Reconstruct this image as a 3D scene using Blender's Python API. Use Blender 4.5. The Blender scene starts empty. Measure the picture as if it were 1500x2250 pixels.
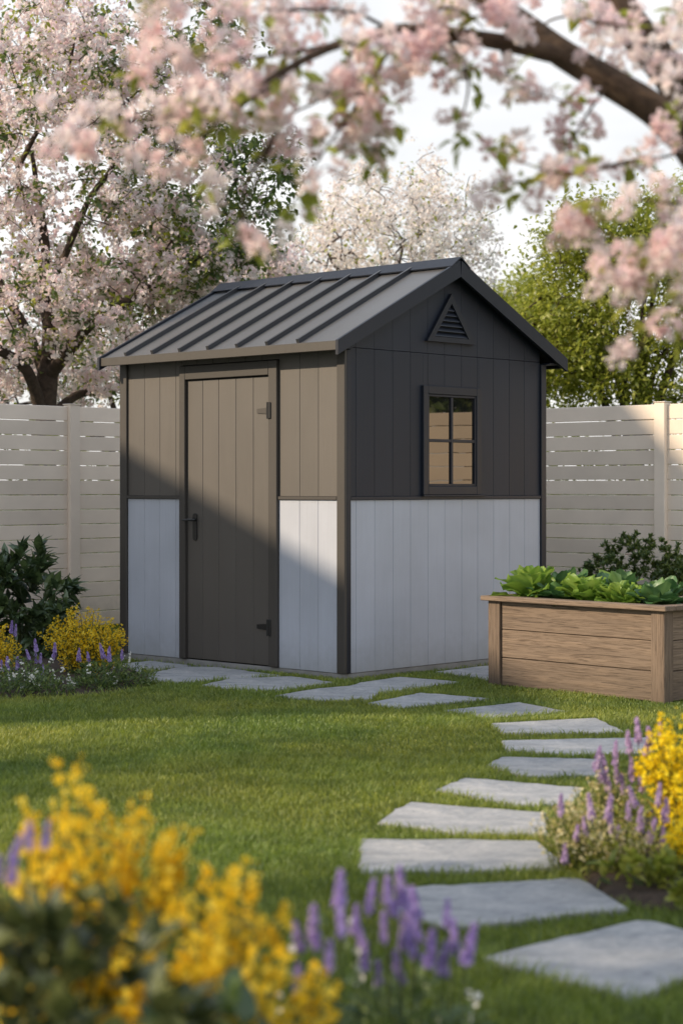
import bpy, math, random
import numpy as np
from mathutils import Vector, Matrix

F, PCX, HY, H = 4042.0, 750.0, 1069.0, 1.248          # lens and eye height measured from the photograph
S = bpy.context.scene
COL = S.collection
V = Vector


def P(px, py, Y):
    return np.array([(px - PCX) / F * Y, Y, H - (py - HY) / F * Y])


def G(px, py, z=0.0):
    Y = F * (H - z) / (py - HY)
    return np.array([(px - PCX) / F * Y, Y, z])


# ------------------------------------------------------------------ objects
def tag(o, label=None, cat=None, group=None, kind=None):
    if label: o['label'] = label
    if cat: o['category'] = cat
    if group: o['group'] = group
    if kind: o['kind'] = kind
    return o


def empty(name, loc=(0, 0, 0), rz=0.0, label=None, cat=None, group=None):
    o = bpy.data.objects.new(name, None)
    COL.objects.link(o)
    o.location = loc
    o.rotation_euler = (0, 0, rz)
    o.empty_display_size = 0.1
    return tag(o, label, cat, group)


class MB:
    """collects boxes, tubes, scattered leaves ... and links them as ONE mesh object"""
    def __init__(self):
        self.v = []; self.f = []; self.r = []; self.n = 0

    def add(self, verts, faces, rnd=0.5):
        verts = np.asarray(verts, dtype=np.float64).reshape(-1, 3)
        self.v.append(verts)
        byn = {}
        for fc in faces: byn.setdefault(len(fc), []).append(fc)
        for k, fl in byn.items():
            self.f.append(np.array(fl, dtype=np.int64) + self.n)
        if np.isscalar(rnd): rnd = np.full(len(verts), rnd)
        self.r.append(np.asarray(rnd, dtype=np.float64))
        self.n += len(verts)

    def bulk(self, verts, farr, rnd):
        """verts (N,k,3); farr list of (m,q) template faces; rnd (N,)"""
        N, k, _ = verts.shape
        if N == 0: return
        self.v.append(verts.reshape(-1, 3))
        off = (np.arange(N) * k)[:, None, None] + self.n
        for fa in farr:
            self.f.append((fa[None] + off).reshape(-1, fa.shape[1]))
        self.r.append(np.repeat(rnd, k) if rnd.ndim == 1 else rnd.reshape(-1))
        self.n += N * k

    def box(self, lo, hi, b=0.003, M=None, rnd=None):
        lo = np.array(lo, float); hi = np.array(hi, float)
        lo, hi = np.minimum(lo, hi), np.maximum(lo, hi)
        b = min(b, 0.45 * (hi - lo).min())
        c = (lo + hi) / 2; h = (hi - lo) / 2
        vs, idx = [], {}
        for sx in (-1, 1):
            for sy in (-1, 1):
                for sz in (-1, 1):
                    for a in range(3):
                        d = np.array([sx * (h[0] - b), sy * (h[1] - b), sz * (h[2] - b)])
                        d[a] = (sx, sy, sz)[a] * h[a]
                        idx[(sx, sy, sz, a)] = len(vs); vs.append(c + d)
        fs = []
        for a in range(3):
            b1, b2 = [(1, 2), (2, 0), (0, 1)][a]
            for s in (-1, 1):
                q = []
                for (p, r) in ((-1, -1), (1, -1), (1, 1), (-1, 1)):
                    k = [0, 0, 0]; k[a] = s; k[b1] = p; k[b2] = r
                    q.append(idx[(k[0], k[1], k[2], a)])
                fs.append(q if s > 0 else q[::-1])
        for a in range(3):                      # edge chamfers along axis a
            b1, b2 = [(1, 2), (2, 0), (0, 1)][a]
            for p in (-1, 1):
                for r in (-1, 1):
                    def K(s, ax):
                        k = [0, 0, 0]; k[a] = s; k[b1] = p; k[b2] = r
                        return idx[(k[0], k[1], k[2], ax)]
                    q = [K(-1, b1), K(1, b1), K(1, b2), K(-1, b2)]
                    fs.append(q if p * r < 0 else q[::-1])
        for sx in (-1, 1):
            for sy in (-1, 1):
                for sz in (-1, 1):
                    q = [idx[(sx, sy, sz, 0)], idx[(sx, sy, sz, 1)], idx[(sx, sy, sz, 2)]]
                    fs.append(q if sx * sy * sz > 0 else q[::-1])
        vs = np.array(vs)
        if M is not None: vs = (np.array(M)[:3, :3] @ vs.T).T + np.array(M)[:3, 3]
        self.add(vs, fs, random.random() if rnd is None else rnd)

    def prism(self, poly, axis, a0, a1, rnd=None):
        """poly: 2-D points in the plane of the other two axes (kept in order), extruded along axis"""
        n = len(poly); vs = []
        o1, o2 = [(1, 2), (0, 2), (0, 1)][axis]
        for a in (a0, a1):
            for p in poly:
                q = [0, 0, 0]; q[axis] = a; q[o1] = p[0]; q[o2] = p[1]; vs.append(q)
        fs = [list(range(n))[::-1], list(range(n, 2 * n))]
        for i in range(n):
            j = (i + 1) % n
            fs.append([i, j, n + j, n + i])
        self.add(vs, fs, random.random() if rnd is None else rnd)

    def tube(self, pts, rad, n=6, rnd=None, cap=True):
        pts = np.asarray(pts, float); m = len(pts)
        rad = np.full(m, rad) if np.isscalar(rad) else np.asarray(rad, float)
        T = np.gradient(pts, axis=0)
        T /= np.linalg.norm(T, axis=1)[:, None] + 1e-12
        up = np.array([0.31, 0.17, 0.93]) if abs(T[0][2]) < 0.8 else np.array([0.9, 0.3, 0.1])
        u = np.cross(T[0], up); u /= np.linalg.norm(u)
        vs = []
        ang = np.arange(n) * 2 * math.pi / n
        for i in range(m):
            u = u - T[i] * np.dot(u, T[i]); u /= np.linalg.norm(u) + 1e-12
            w = np.cross(T[i], u)
            vs.append(pts[i] + rad[i] * (np.cos(ang)[:, None] * u + np.sin(ang)[:, None] * w))
        vs = np.concatenate(vs)
        fs = []
        for i in range(m - 1):
            for k in range(n):
                a = i * n + k; b = i * n + (k + 1) % n
                fs.append([a, b, b + n, a + n])
        if cap and n > 2:
            fs.append(list(range(n))[::-1]); fs.append(list(range((m - 1) * n, m * n)))
        self.add(vs, fs, random.random() if rnd is None else rnd)

    def build(self, name, mat, parent=None, smooth=False, loc=None):
        me = bpy.data.meshes.new(name)
        vs = np.concatenate(self.v) if self.v else np.zeros((0, 3))
        me.vertices.add(len(vs)); me.vertices.foreach_set('co', vs.astype(np.float32).ravel())
        loops = np.concatenate([f.ravel() for f in self.f])
        lens = np.concatenate([np.full(len(f), f.shape[1]) for f in self.f])
        starts = np.concatenate([[0], np.cumsum(lens)[:-1]])
        me.loops.add(len(loops)); me.loops.foreach_set('vertex_index', loops.astype(np.int32))
        me.polygons.add(len(lens))
        me.polygons.foreach_set('loop_start', starts.astype(np.int32))
        me.polygons.foreach_set('loop_total', lens.astype(np.int32))
        at = me.attributes.new('rnd', 'FLOAT', 'POINT')
        at.data.foreach_set('value', np.concatenate(self.r).astype(np.float32))
        me.update(calc_edges=True); me.validate()
        me.polygons.foreach_set('use_smooth', np.full(len(me.polygons), smooth))
        me.materials.append(mat)
        o = bpy.data.objects.new(name, me); COL.objects.link(o)
        if parent is not None: o.parent = parent
        if loc is not None: o.location = loc
        return o


# ------------------------------------------------------------------ materials
def newmat(name):
    m = bpy.data.materials.new(name); m.use_nodes = True
    nt = m.node_tree; nt.nodes.clear()
    return m, nt


def N(nt, t, **kw):
    n = nt.nodes.new(t)
    for k, v in kw.items():
        if k in n.inputs.keys(): n.inputs[k].default_value = v
        else: setattr(n, k, v)
    return n


def L(nt, a, b): nt.links.new(a, b)


def ramp(nt, stops, interp='LINEAR'):
    n = nt.nodes.new('ShaderNodeValToRGB')
    n.color_ramp.interpolation = interp
    els = n.color_ramp.elements
    while len(els) < len(stops): els.new(0.5)
    for e, (p, c) in zip(els, stops):
        e.position = p; e.color = (c[0], c[1], c[2], 1)
    return n


def rnd_attr(nt):
    return N(nt, 'ShaderNodeAttribute', attribute_name='rnd').outputs['Fac']


def mixc(nt, fac, a, b, mode='MIX'):
    n = nt.nodes.new('ShaderNodeMix'); n.data_type = 'RGBA'; n.blend_type = mode
    for sock, val in ((n.inputs[0], fac), (n.inputs[6], a), (n.inputs[7], b)):
        if hasattr(val, 'links') or hasattr(val, 'node'): L(nt, val, sock)
        elif np.isscalar(val): sock.default_value = val
        else: sock.default_value = (val[0], val[1], val[2], 1)
    return n.outputs[2]


def paint(name, col, dark, rough=0.5, ior=1.5, grain=(60, 60, 2.2), bump=0.12, var=0.08, dirt=0.0):
    """painted timber: fine vertical grain, each board a little different"""
    m, nt = newmat(name)
    out = N(nt, 'ShaderNodeOutputMaterial'); b = N(nt, 'ShaderNodeBsdfPrincipled')
    L(nt, b.outputs[0], out.inputs[0])
    tc = N(nt, 'ShaderNodeTexCoord'); mp = N(nt, 'ShaderNodeMapping'); mp.inputs['Scale'].default_value = grain
    L(nt, tc.outputs['Object'], mp.inputs['Vector'])
    r = rnd_attr(nt)
    ad = N(nt, 'ShaderNodeVectorMath', operation='ADD'); L(nt, mp.outputs[0], ad.inputs[0])
    sc = N(nt, 'ShaderNodeMath', operation='MULTIPLY'); L(nt, r, sc.inputs[0]); sc.inputs[1].default_value = 37.0
    L(nt, sc.outputs[0], ad.inputs[1])
    n1 = N(nt, 'ShaderNodeTexNoise', Scale=1.0, Detail=6.0, Roughness=0.6); L(nt, ad.outputs[0], n1.inputs['Vector'])
    n2 = N(nt, 'ShaderNodeTexNoise', Scale=2.3, Detail=4.0); L(nt, tc.outputs['Object'], n2.inputs['Vector'])
    c1 = mixc(nt, n1.outputs['Fac'], dark, col)
    mr = N(nt, 'ShaderNodeMapRange'); L(nt, r, mr.inputs[0])
    mr.inputs[3].default_value = 1 - var; mr.inputs[4].default_value = 1 + var
    c2 = N(nt, 'ShaderNodeVectorMath', operation='SCALE'); L(nt, c1, c2.inputs[0]); L(nt, mr.outputs[0], c2.inputs['Scale'])
    mr2 = N(nt, 'ShaderNodeMapRange'); L(nt, n2.outputs['Fac'], mr2.inputs[0])
    mr2.inputs[1].default_value = 0.3; mr2.inputs[2].default_value = 0.7; mr2.inputs[3].default_value = 0.93; mr2.inputs[4].default_value = 1.06
    c3 = N(nt, 'ShaderNodeVectorMath', operation='SCALE'); L(nt, c2.outputs[0], c3.inputs[0]); L(nt, mr2.outputs[0], c3.inputs['Scale'])
    cfin = c3.outputs[0]
    if dirt:                                             # soil splash and green staining near the ground
        sz = N(nt, 'ShaderNodeSeparateXYZ'); L(nt, tc.outputs['Object'], sz.inputs[0])
        n4 = N(nt, 'ShaderNodeTexNoise', Scale=14.0, Detail=8.0, Roughness=0.75); L(nt, tc.outputs['Object'], n4.inputs['Vector'])
        hz = N(nt, 'ShaderNodeMapRange'); L(nt, sz.outputs['Z'], hz.inputs[0])
        hz.inputs[1].default_value = 0.03; hz.inputs[2].default_value = 0.34; hz.inputs[3].default_value = 0.62; hz.inputs[4].default_value = 0.0
        su = N(nt, 'ShaderNodeMath', operation='ADD'); L(nt, hz.outputs[0], su.inputs[0]); L(nt, n4.outputs['Fac'], su.inputs[1])
        th = N(nt, 'ShaderNodeMapRange'); L(nt, su.outputs[0], th.inputs[0])
        th.inputs[1].default_value = 0.62; th.inputs[2].default_value = 1.15; th.inputs[3].default_value = 0.0; th.inputs[4].default_value = dirt
        cfin = mixc(nt, th.outputs[0], c3.outputs[0], (0.16, 0.14, 0.10))
    L(nt, cfin, b.inputs['Base Color'])
    b.inputs['IOR'].default_value = ior
    mr3 = N(nt, 'ShaderNodeMapRange'); L(nt, n1.outputs['Fac'], mr3.inputs[0])
    mr3.inputs[3].default_value = rough - 0.1; mr3.inputs[4].default_value = rough + 0.1
    L(nt, mr3.outputs[0], b.inputs['Roughness'])
    bp = N(nt, 'ShaderNodeBump', Strength=bump, Distance=0.004); L(nt, n1.outputs['Fac'], bp.inputs['Height'])
    L(nt, bp.outputs[0], b.inputs['Normal'])
    return m


def wood(name, light, dark, axis):
    """weathered timber with grain along the given axis"""
    m, nt = newmat(name)
    out = N(nt, 'ShaderNodeOutputMaterial'); b = N(nt, 'ShaderNodeBsdfPrincipled', Roughness=0.75)
    L(nt, b.outputs[0], out.inputs[0])
    tc = N(nt, 'ShaderNodeTexCoord'); mp = N(nt, 'ShaderNodeMapping')
    sc = [42.0, 42.0, 42.0]; sc[axis] = 0.9
    mp.inputs['Scale'].default_value = sc
    L(nt, tc.outputs['Object'], mp.inputs['Vector'])
    r = rnd_attr(nt)
    mu = N(nt, 'ShaderNodeMath', operation='MULTIPLY'); L(nt, r, mu.inputs[0]); mu.inputs[1].default_value = 51.0
    ad = N(nt, 'ShaderNodeVectorMath', operation='ADD'); L(nt, mp.outputs[0], ad.inputs[0]); L(nt, mu.outputs[0], ad.inputs[1])
    n1 = N(nt, 'ShaderNodeTexNoise', Scale=1.0, Detail=7.0, Roughness=0.62, Distortion=0.9); L(nt, ad.outputs[0], n1.inputs['Vector'])
    n2 = N(nt, 'ShaderNodeTexNoise', Scale=3.0, Detail=3.0); L(nt, tc.outputs['Object'], n2.inputs['Vector'])
    wv = N(nt, 'ShaderNodeTexNoise', Scale=3.4, Detail=2.0, Distortion=2.2); L(nt, ad.outputs[0], wv.inputs['Vector'])
    rp = ramp(nt, [(0.3, dark), (0.52, [(a + c) / 2 for a, c in zip(light, dark)]), (0.7, light)])
    L(nt, n1.outputs['Fac'], rp.inputs[0])
    c = mixc(nt, n2.outputs['Fac'], rp.outputs[0], [light[0] * 0.75, light[1] * 0.78, light[2] * 0.85])
    rp2 = ramp(nt, [(0.38, (0.42, 0.39, 0.37)), (0.5, (1, 1, 1))]); L(nt, wv.outputs['Fac'], rp2.inputs[0])
    c = mixc(nt, 1.0, c, rp2.outputs[0], 'MULTIPLY')
    mr = N(nt, 'ShaderNodeMapRange'); L(nt, r, mr.inputs[0]); mr.inputs[3].default_value = 0.82; mr.inputs[4].default_value = 1.12
    s = N(nt, 'ShaderNodeVectorMath', operation='SCALE'); L(nt, c, s.inputs[0]); L(nt, mr.outputs[0], s.inputs['Scale'])
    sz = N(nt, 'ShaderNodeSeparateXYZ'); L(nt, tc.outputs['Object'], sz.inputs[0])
    hz = N(nt, 'ShaderNodeMapRange'); L(nt, sz.outputs['Z'], hz.inputs[0])          # shade at the foot of the box, painted into the wood colour
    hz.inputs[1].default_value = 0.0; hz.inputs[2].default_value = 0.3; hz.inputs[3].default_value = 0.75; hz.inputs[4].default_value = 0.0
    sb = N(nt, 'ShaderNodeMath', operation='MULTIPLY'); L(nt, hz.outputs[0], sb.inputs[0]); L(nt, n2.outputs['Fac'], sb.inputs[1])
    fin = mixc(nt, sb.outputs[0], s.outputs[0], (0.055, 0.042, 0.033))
    L(nt, fin, b.inputs['Base Color'])
    bp = N(nt, 'ShaderNodeBump', Strength=0.5, Distance=0.006); L(nt, n1.outputs['Fac'], bp.inputs['Height'])
    L(nt, bp.outputs[0], b.inputs['Normal'])
    return m


def leafmat(name, c0, c1, c2=None, trans=0.35, gloss=0.06, tcol=None, rough=0.45):
    """leaf or petal: colour spread per leaf, some light let through"""
    m, nt = newmat(name)
    out = N(nt, 'ShaderNodeOutputMaterial')
    stops = [(0.0, c0), (1.0, c1)] if c2 is None else [(0.0, c0), (0.55, c1), (1.0, c2)]
    rp = ramp(nt, stops); L(nt, rnd_attr(nt), rp.inputs[0])
    d = N(nt, 'ShaderNodeBsdfDiffuse'); L(nt, rp.outputs[0], d.inputs[0])
    t = N(nt, 'ShaderNodeBsdfTranslucent')
    if tcol: tc = mixc(nt, 1.0, rp.outputs[0], tcol, 'MULTIPLY')
    else: tc = rp.outputs[0]
    L(nt, tc, t.inputs[0])
    mx = N(nt, 'ShaderNodeMixShader'); mx.inputs[0].default_value = trans
    L(nt, d.outputs[0], mx.inputs[1]); L(nt, t.outputs[0], mx.inputs[2])
    last = mx
    if gloss > 0:
        g = N(nt, 'ShaderNodeBsdfGlossy', Roughness=rough); g.inputs[0].default_value = (0.9, 0.95, 1, 1)
        m2 = N(nt, 'ShaderNodeMixShader'); m2.inputs[0].default_value = gloss
        L(nt, mx.outputs[0], m2.inputs[1]); L(nt, g.outputs[0], m2.inputs[2]); last = m2
    L(nt, last.outputs[0], out.inputs[0])
    return m


def simple(name, col, rough=0.6, metallic=0.0, noise=0.12, scale=8.0, bump=0.0, ior=1.5):
    m, nt = newmat(name)
    out = N(nt, 'ShaderNodeOutputMaterial'); b = N(nt, 'ShaderNodeBsdfPrincipled', Roughness=rough, Metallic=metallic)
    b.inputs['IOR'].default_value = ior
    L(nt, b.outputs[0], out.inputs[0])
    tc = N(nt, 'ShaderNodeTexCoord')
    n1 = N(nt, 'ShaderNodeTexNoise', Scale=scale, Detail=6.0, Roughness=0.6); L(nt, tc.outputs['Object'], n1.inputs['Vector'])
    lo = [c * (1 - noise * 2) for c in col]; hi = [min(1, c * (1 + noise * 2)) for c in col]
    rp = ramp(nt, [(0.25, lo), (0.75, hi)]); L(nt, n1.outputs['Fac'], rp.inputs[0])
    L(nt, rp.outputs[0], b.inputs['Base Color'])
    if bump:
        bp = N(nt, 'ShaderNodeBump', Strength=bump, Distance=0.01); L(nt, n1.outputs['Fac'], bp.inputs['Height'])
        L(nt, bp.outputs[0], b.inputs['Normal'])
    return m


def stone_mat():
    m, nt = newmat('slate')
    out = N(nt, 'ShaderNodeOutputMaterial'); b = N(nt, 'ShaderNodeBsdfPrincipled', Roughness=0.7)
    L(nt, b.outputs[0], out.inputs[0])
    tc = N(nt, 'ShaderNodeTexCoord')
    mp = N(nt, 'ShaderNodeMapping'); mp.inputs['Scale'].default_value = (1.0, 2.0, 1.0); mp.inputs['Rotation'].default_value = (0, 0, 0.5)
    L(nt, tc.outputs['Object'], mp.inputs['Vector'])
    n1 = N(nt, 'ShaderNodeTexNoise', Scale=5.0, Detail=9.0, Roughness=0.68, Distortion=0.8); L(nt, mp.outputs[0], n1.inputs['Vector'])
    n2 = N(nt, 'ShaderNodeTexNoise', Scale=42.0, Detail=6.0, Roughness=0.7); L(nt, mp.outputs[0], n2.inputs['Vector'])
    rp = ramp(nt, [(0.25, (0.22, 0.23, 0.25)), (0.45, (0.36, 0.37, 0.385)), (0.6, (0.46, 0.46, 0.465)), (0.78, (0.56, 0.55, 0.535))])
    L(nt, n1.outputs['Fac'], rp.inputs[0])
    rp2 = ramp(nt, [(0.3, (0.66, 0.67, 0.69)), (0.65, (1.1, 1.09, 1.07))]); L(nt, n2.outputs['Fac'], rp2.inputs[0])
    c = mixc(nt, 1.0, rp.outputs[0], rp2.outputs[0], 'MULTIPLY')
    mr = N(nt, 'ShaderNodeMapRange'); L(nt, rnd_attr(nt), mr.inputs[0]); mr.inputs[3].default_value = 0.9; mr.inputs[4].default_value = 1.08
    s = N(nt, 'ShaderNodeVectorMath', operation='SCALE'); L(nt, c, s.inputs[0]); L(nt, mr.outputs[0], s.inputs['Scale'])
    L(nt, s.outputs[0], b.inputs['Base Color'])
    n3 = N(nt, 'ShaderNodeTexNoise', Scale=9.0, Detail=8.0, Roughness=0.62); L(nt, mp.outputs[0], n3.inputs['Vector'])
    bp = N(nt, 'ShaderNodeBump', Strength=0.8, Distance=0.02); L(nt, n3.outputs['Fac'], bp.inputs['Height'])
    L(nt, bp.outputs[0], b.inputs['Normal'])
    return m


def grass_mat():
    m, nt = newmat('grass_blades')
    out = N(nt, 'ShaderNodeOutputMaterial')
    tc = N(nt, 'ShaderNodeTexCoord')
    n1 = N(nt, 'ShaderNodeTexNoise', Scale=0.9, Detail=3.0); L(nt, tc.outputs['Object'], n1.inputs['Vector'])
    n2 = N(nt, 'ShaderNodeTexNoise', Scale=6.0, Detail=3.0); L(nt, tc.outputs['Object'], n2.inputs['Vector'])
    rp = ramp(nt, [(0.0, (0.095, 0.145, 0.03)), (0.5, (0.24, 0.295, 0.06)), (0.88, (0.38, 0.415, 0.10)), (1.0, (0.58, 0.55, 0.23))])
    L(nt, rnd_attr(nt), rp.inputs[0])
    rp2 = ramp(nt, [(0.35, (0.75, 0.88, 0.8)), (0.65, (1.2, 1.1, 1.0))]); L(nt, n1.outputs['Fac'], rp2.inputs[0])
    rp3 = ramp(nt, [(0.35, (0.8, 0.82, 0.8)), (0.65, (1.15, 1.13, 1.1))]); L(nt, n2.outputs['Fac'], rp3.inputs[0])
    c = mixc(nt, 1.0, rp.outputs[0], rp2.outputs[0], 'MULTIPLY')
    c = mixc(nt, 1.0, c, rp3.outputs[0], 'MULTIPLY')
    d = N(nt, 'ShaderNodeBsdfDiffuse'); L(nt, c, d.inputs[0])
    t = N(nt, 'ShaderNodeBsdfTranslucent'); L(nt, mixc(nt, 1.0, c, (1.3, 1.25, 0.7), 'MULTIPLY'), t.inputs[0])
    mx = N(nt, 'ShaderNodeMixShader'); mx.inputs[0].default_value = 0.4
    L(nt, d.outputs[0], mx.inputs[1]); L(nt, t.outputs[0], mx.inputs[2])
    g = N(nt, 'ShaderNodeBsdfGlossy', Roughness=0.5); g.inputs[0].default_value = (0.8, 0.9, 0.8, 1)
    m2 = N(nt, 'ShaderNodeMixShader'); m2.inputs[0].default_value = 0.05
    L(nt, mx.outputs[0], m2.inputs[1]); L(nt, g.outputs[0], m2.inputs[2])
    L(nt, m2.outputs[0], out.inputs[0])
    return m


def bark_mat(name, lo, hi, scale=14.0):
    m, nt = newmat(name)
    out = N(nt, 'ShaderNodeOutputMaterial'); b = N(nt, 'ShaderNodeBsdfPrincipled', Roughness=0.85)
    L(nt, b.outputs[0], out.inputs[0])
    tc = N(nt, 'ShaderNodeTexCoord')
    n1 = N(nt, 'ShaderNodeTexNoise', Scale=scale, Detail=8.0, Roughness=0.7, Distortion=1.0); L(nt, tc.outputs['Object'], n1.inputs['Vector'])
    rp = ramp(nt, [(0.3, lo), (0.7, hi)]); L(nt, n1.outputs['Fac'], rp.inputs[0])
    L(nt, rp.outputs[0], b.inputs['Base Color'])
    bp = N(nt, 'ShaderNodeBump', Strength=0.9, Distance=0.03); L(nt, n1.outputs['Fac'], bp.inputs['Height'])
    L(nt, bp.outputs[0], b.inputs['Normal'])
    return m


def glass_mat():
    m, nt = newmat('window_glass')
    out = N(nt, 'ShaderNodeOutputMaterial')
    d = N(nt, 'ShaderNodeBsdfDiffuse'); d.inputs[0].default_value = (0.012, 0.012, 0.013, 1)
    g = N(nt, 'ShaderNodeBsdfGlossy', Roughness=0.02); g.inputs[0].default_value = (0.95, 0.86, 0.74, 1)
    tc = N(nt, 'ShaderNodeTexCoord')
    n1 = N(nt, 'ShaderNodeTexNoise', Scale=2.5, Detail=1.0); L(nt, tc.outputs['Object'], n1.inputs['Vector'])
    bp = N(nt, 'ShaderNodeBump', Strength=0.02, Distance=0.05); L(nt, n1.outputs['Fac'], bp.inputs['Height']); L(nt, bp.outputs[0], g.inputs['Normal'])
    mx = N(nt, 'ShaderNodeMixShader'); mx.inputs[0].default_value = 0.17
    L(nt, d.outputs[0], mx.inputs[1]); L(nt, g.outputs[0], mx.inputs[2]); L(nt, mx.outputs[0], out.inputs[0])
    return m


M = {}
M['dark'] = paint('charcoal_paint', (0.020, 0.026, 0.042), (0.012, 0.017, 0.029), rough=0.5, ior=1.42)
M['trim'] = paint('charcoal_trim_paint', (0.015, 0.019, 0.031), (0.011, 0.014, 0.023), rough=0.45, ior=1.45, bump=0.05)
M['faded'] = paint('sun_faded_charcoal_paint', (0.096, 0.084, 0.074), (0.070, 0.062, 0.056), rough=0.55, ior=1.7)  # brighter tan charcoal for front wall and door, sunlight put into the colour
M['faded_trim'] = paint('sun_faded_trim_paint', (0.060, 0.053, 0.048), (0.048, 0.043, 0.039), rough=0.55, ior=1.5, bump=0.05)  # front copy of the charcoal trim, lightened as if the sun were on it
M['fascia'] = paint('eave_trim_paint', (0.052, 0.045, 0.039), (0.043, 0.037, 0.032), rough=0.5, ior=1.6, bump=0.04)  # front eave copy of the trim paint, warm sunlight mixed into its colour
M['pale'] = paint('pale_grey_paint', (0.475, 0.505, 0.585), (0.41, 0.435, 0.505), rough=0.5, ior=1.5, bump=0.1, var=0.03, dirt=0.2)
M['roof'] = paint('roof_metal', (0.086, 0.085, 0.086), (0.074, 0.073, 0.074), rough=0.38, ior=1.9, grain=(3, 3, 3), bump=0.02)
M['seam'] = paint('seam_metal', (0.040, 0.041, 0.046), (0.034, 0.035, 0.039), rough=0.4, ior=1.6, grain=(3, 3, 3), bump=0.02)
M['shadow_gap'] = simple('shadow_gap', (0.012, 0.012, 0.012), 0.9)
M['iron'] = simple('black_iron', (0.014, 0.014, 0.015), 0.4, 0.0, ior=1.5)
M['concrete'] = simple('concrete', (0.27, 0.265, 0.265), 0.85, noise=0.1, scale=12, bump=0.2)
M['fence'] = paint('fence_vinyl', (0.88, 0.76, 0.64), (0.82, 0.705, 0.595), rough=0.55, grain=(2, 2, 10), bump=0.05, dirt=0.35)
M['glass'] = glass_mat()
M['stone'] = stone_mat()
M['grass'] = grass_mat()
M['ground'] = simple('ground_turf', (0.055, 0.075, 0.022), 0.95, noise=0.3, scale=14, bump=0.4)
M['soil'] = simple('soil', (0.05, 0.033, 0.022), 0.95, noise=0.35, scale=30, bump=1.0)
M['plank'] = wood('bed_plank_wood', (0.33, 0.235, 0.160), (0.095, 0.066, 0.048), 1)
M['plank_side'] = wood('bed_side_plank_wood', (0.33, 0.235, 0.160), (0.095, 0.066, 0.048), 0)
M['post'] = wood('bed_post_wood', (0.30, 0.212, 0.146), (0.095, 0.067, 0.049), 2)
M['bark'] = bark_mat('cherry_bark', (0.018, 0.012, 0.009), (0.085, 0.058, 0.042))
M['bark_near'] = bark_mat('near_cherry_bark', (0.035, 0.021, 0.014), (0.18, 0.115, 0.072), 26)
M['petal'] = leafmat('pink_petals', (0.84, 0.66, 0.69), (0.93, 0.84, 0.85), (0.97, 0.94, 0.94), trans=0.5, gloss=0)
M['petal_near'] = leafmat('near_pink_petals', (0.91, 0.72, 0.73), (0.96, 0.85, 0.85), (0.98, 0.94, 0.93), trans=0.58, gloss=0)
M['petal_far'] = leafmat('pale_petals', (0.88, 0.78, 0.76), (0.94, 0.89, 0.87), (0.97, 0.95, 0.93), trans=0.45, gloss=0)
M['leaf'] = leafmat('green_leaves', (0.055, 0.10, 0.026), (0.125, 0.19, 0.045), (0.27, 0.33, 0.08), trans=0.48, gloss=0.05)
M['leaf_yellow'] = leafmat('yellow_green_leaves', (0.17, 0.21, 0.025), (0.36, 0.40, 0.055), (0.58, 0.58, 0.13), trans=0.58, gloss=0.04)
M['leaf_near'] = leafmat('fresh_leaves', (0.20, 0.25, 0.03), (0.36, 0.40, 0.06), (0.50, 0.49, 0.10), trans=0.5, gloss=0.04)
M['leaf_dark'] = leafmat('dark_glossy_leaves', (0.035, 0.066, 0.022), (0.072, 0.12, 0.038), (0.16, 0.22, 0.07), trans=0.32, gloss=0.08)
M['leaf_grey'] = leafmat('grey_green_leaves', (0.04, 0.055, 0.016), (0.095, 0.115, 0.032), (0.26, 0.27, 0.09), trans=0.3, gloss=0.06)
M['lettuce'] = leafmat('lettuce_leaves', (0.10, 0.20, 0.025), (0.20, 0.34, 0.05), (0.36, 0.48, 0.10), trans=0.42, gloss=0.035, rough=0.45)
M['spinach'] = leafmat('spinach_leaves', (0.03, 0.08, 0.028), (0.065, 0.155, 0.048), (0.14, 0.25, 0.085), trans=0.32, gloss=0.05, rough=0.45)
M['yellow'] = leafmat('yellow_florets', (0.78, 0.49, 0.02), (0.92, 0.68, 0.045), (0.97, 0.80, 0.13), trans=0.45, gloss=0)
M['yellow_bright'] = leafmat('bright_yellow_florets', (0.80, 0.56, 0.015), (0.92, 0.72, 0.025), (0.96, 0.83, 0.08), trans=0.35, gloss=0)
M['purple'] = leafmat('purple_florets', (0.32, 0.22, 0.54), (0.48, 0.37, 0.70), (0.62, 0.52, 0.80), trans=0.35, gloss=0)
M['mauve'] = leafmat('mauve_florets', (0.42, 0.28, 0.54), (0.58, 0.43, 0.66), (0.72, 0.58, 0.76), trans=0.35, gloss=0)
M['cream'] = leafmat('cream_florets', (0.64, 0.50, 0.20), (0.82, 0.71, 0.38), (0.88, 0.82, 0.58), trans=0.35, gloss=0)
M['white'] = leafmat('white_florets', (0.66, 0.64, 0.56), (0.80, 0.79, 0.74), (0.87, 0.87, 0.84), trans=0.3, gloss=0)
M['stem'] = simple('green_stems', (0.06, 0.085, 0.025), 0.7)
M['house_wall'] = simple('render_wall', (0.42, 0.40, 0.37), 0.9, noise=0.03, bump=0.2)
M['tile'] = simple('roof_tiles', (0.12, 0.07, 0.05), 0.8, noise=0.2)

# ------------------------------------------------------------------ templates
FLOWER5 = None


def flower_template(n=5, cup=0.35, w=0.42):
    vs, fs = [], []
    for i in range(n):
        a = 2 * math.pi * i / n
        c, s = math.cos(a), math.sin(a)
        for (r, t, z) in ((0.05, 0, 0), (0.55, -w, cup * 0.6), (1.0, 0, cup), (0.55, w, cup * 0.6)):
            vs.append((r * c - t * s, r * s + t * c, z))
        k = 4 * i; fs.append((k, k + 1, k + 2, k + 3))
    return np.array(vs), [np.array(fs)]


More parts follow.
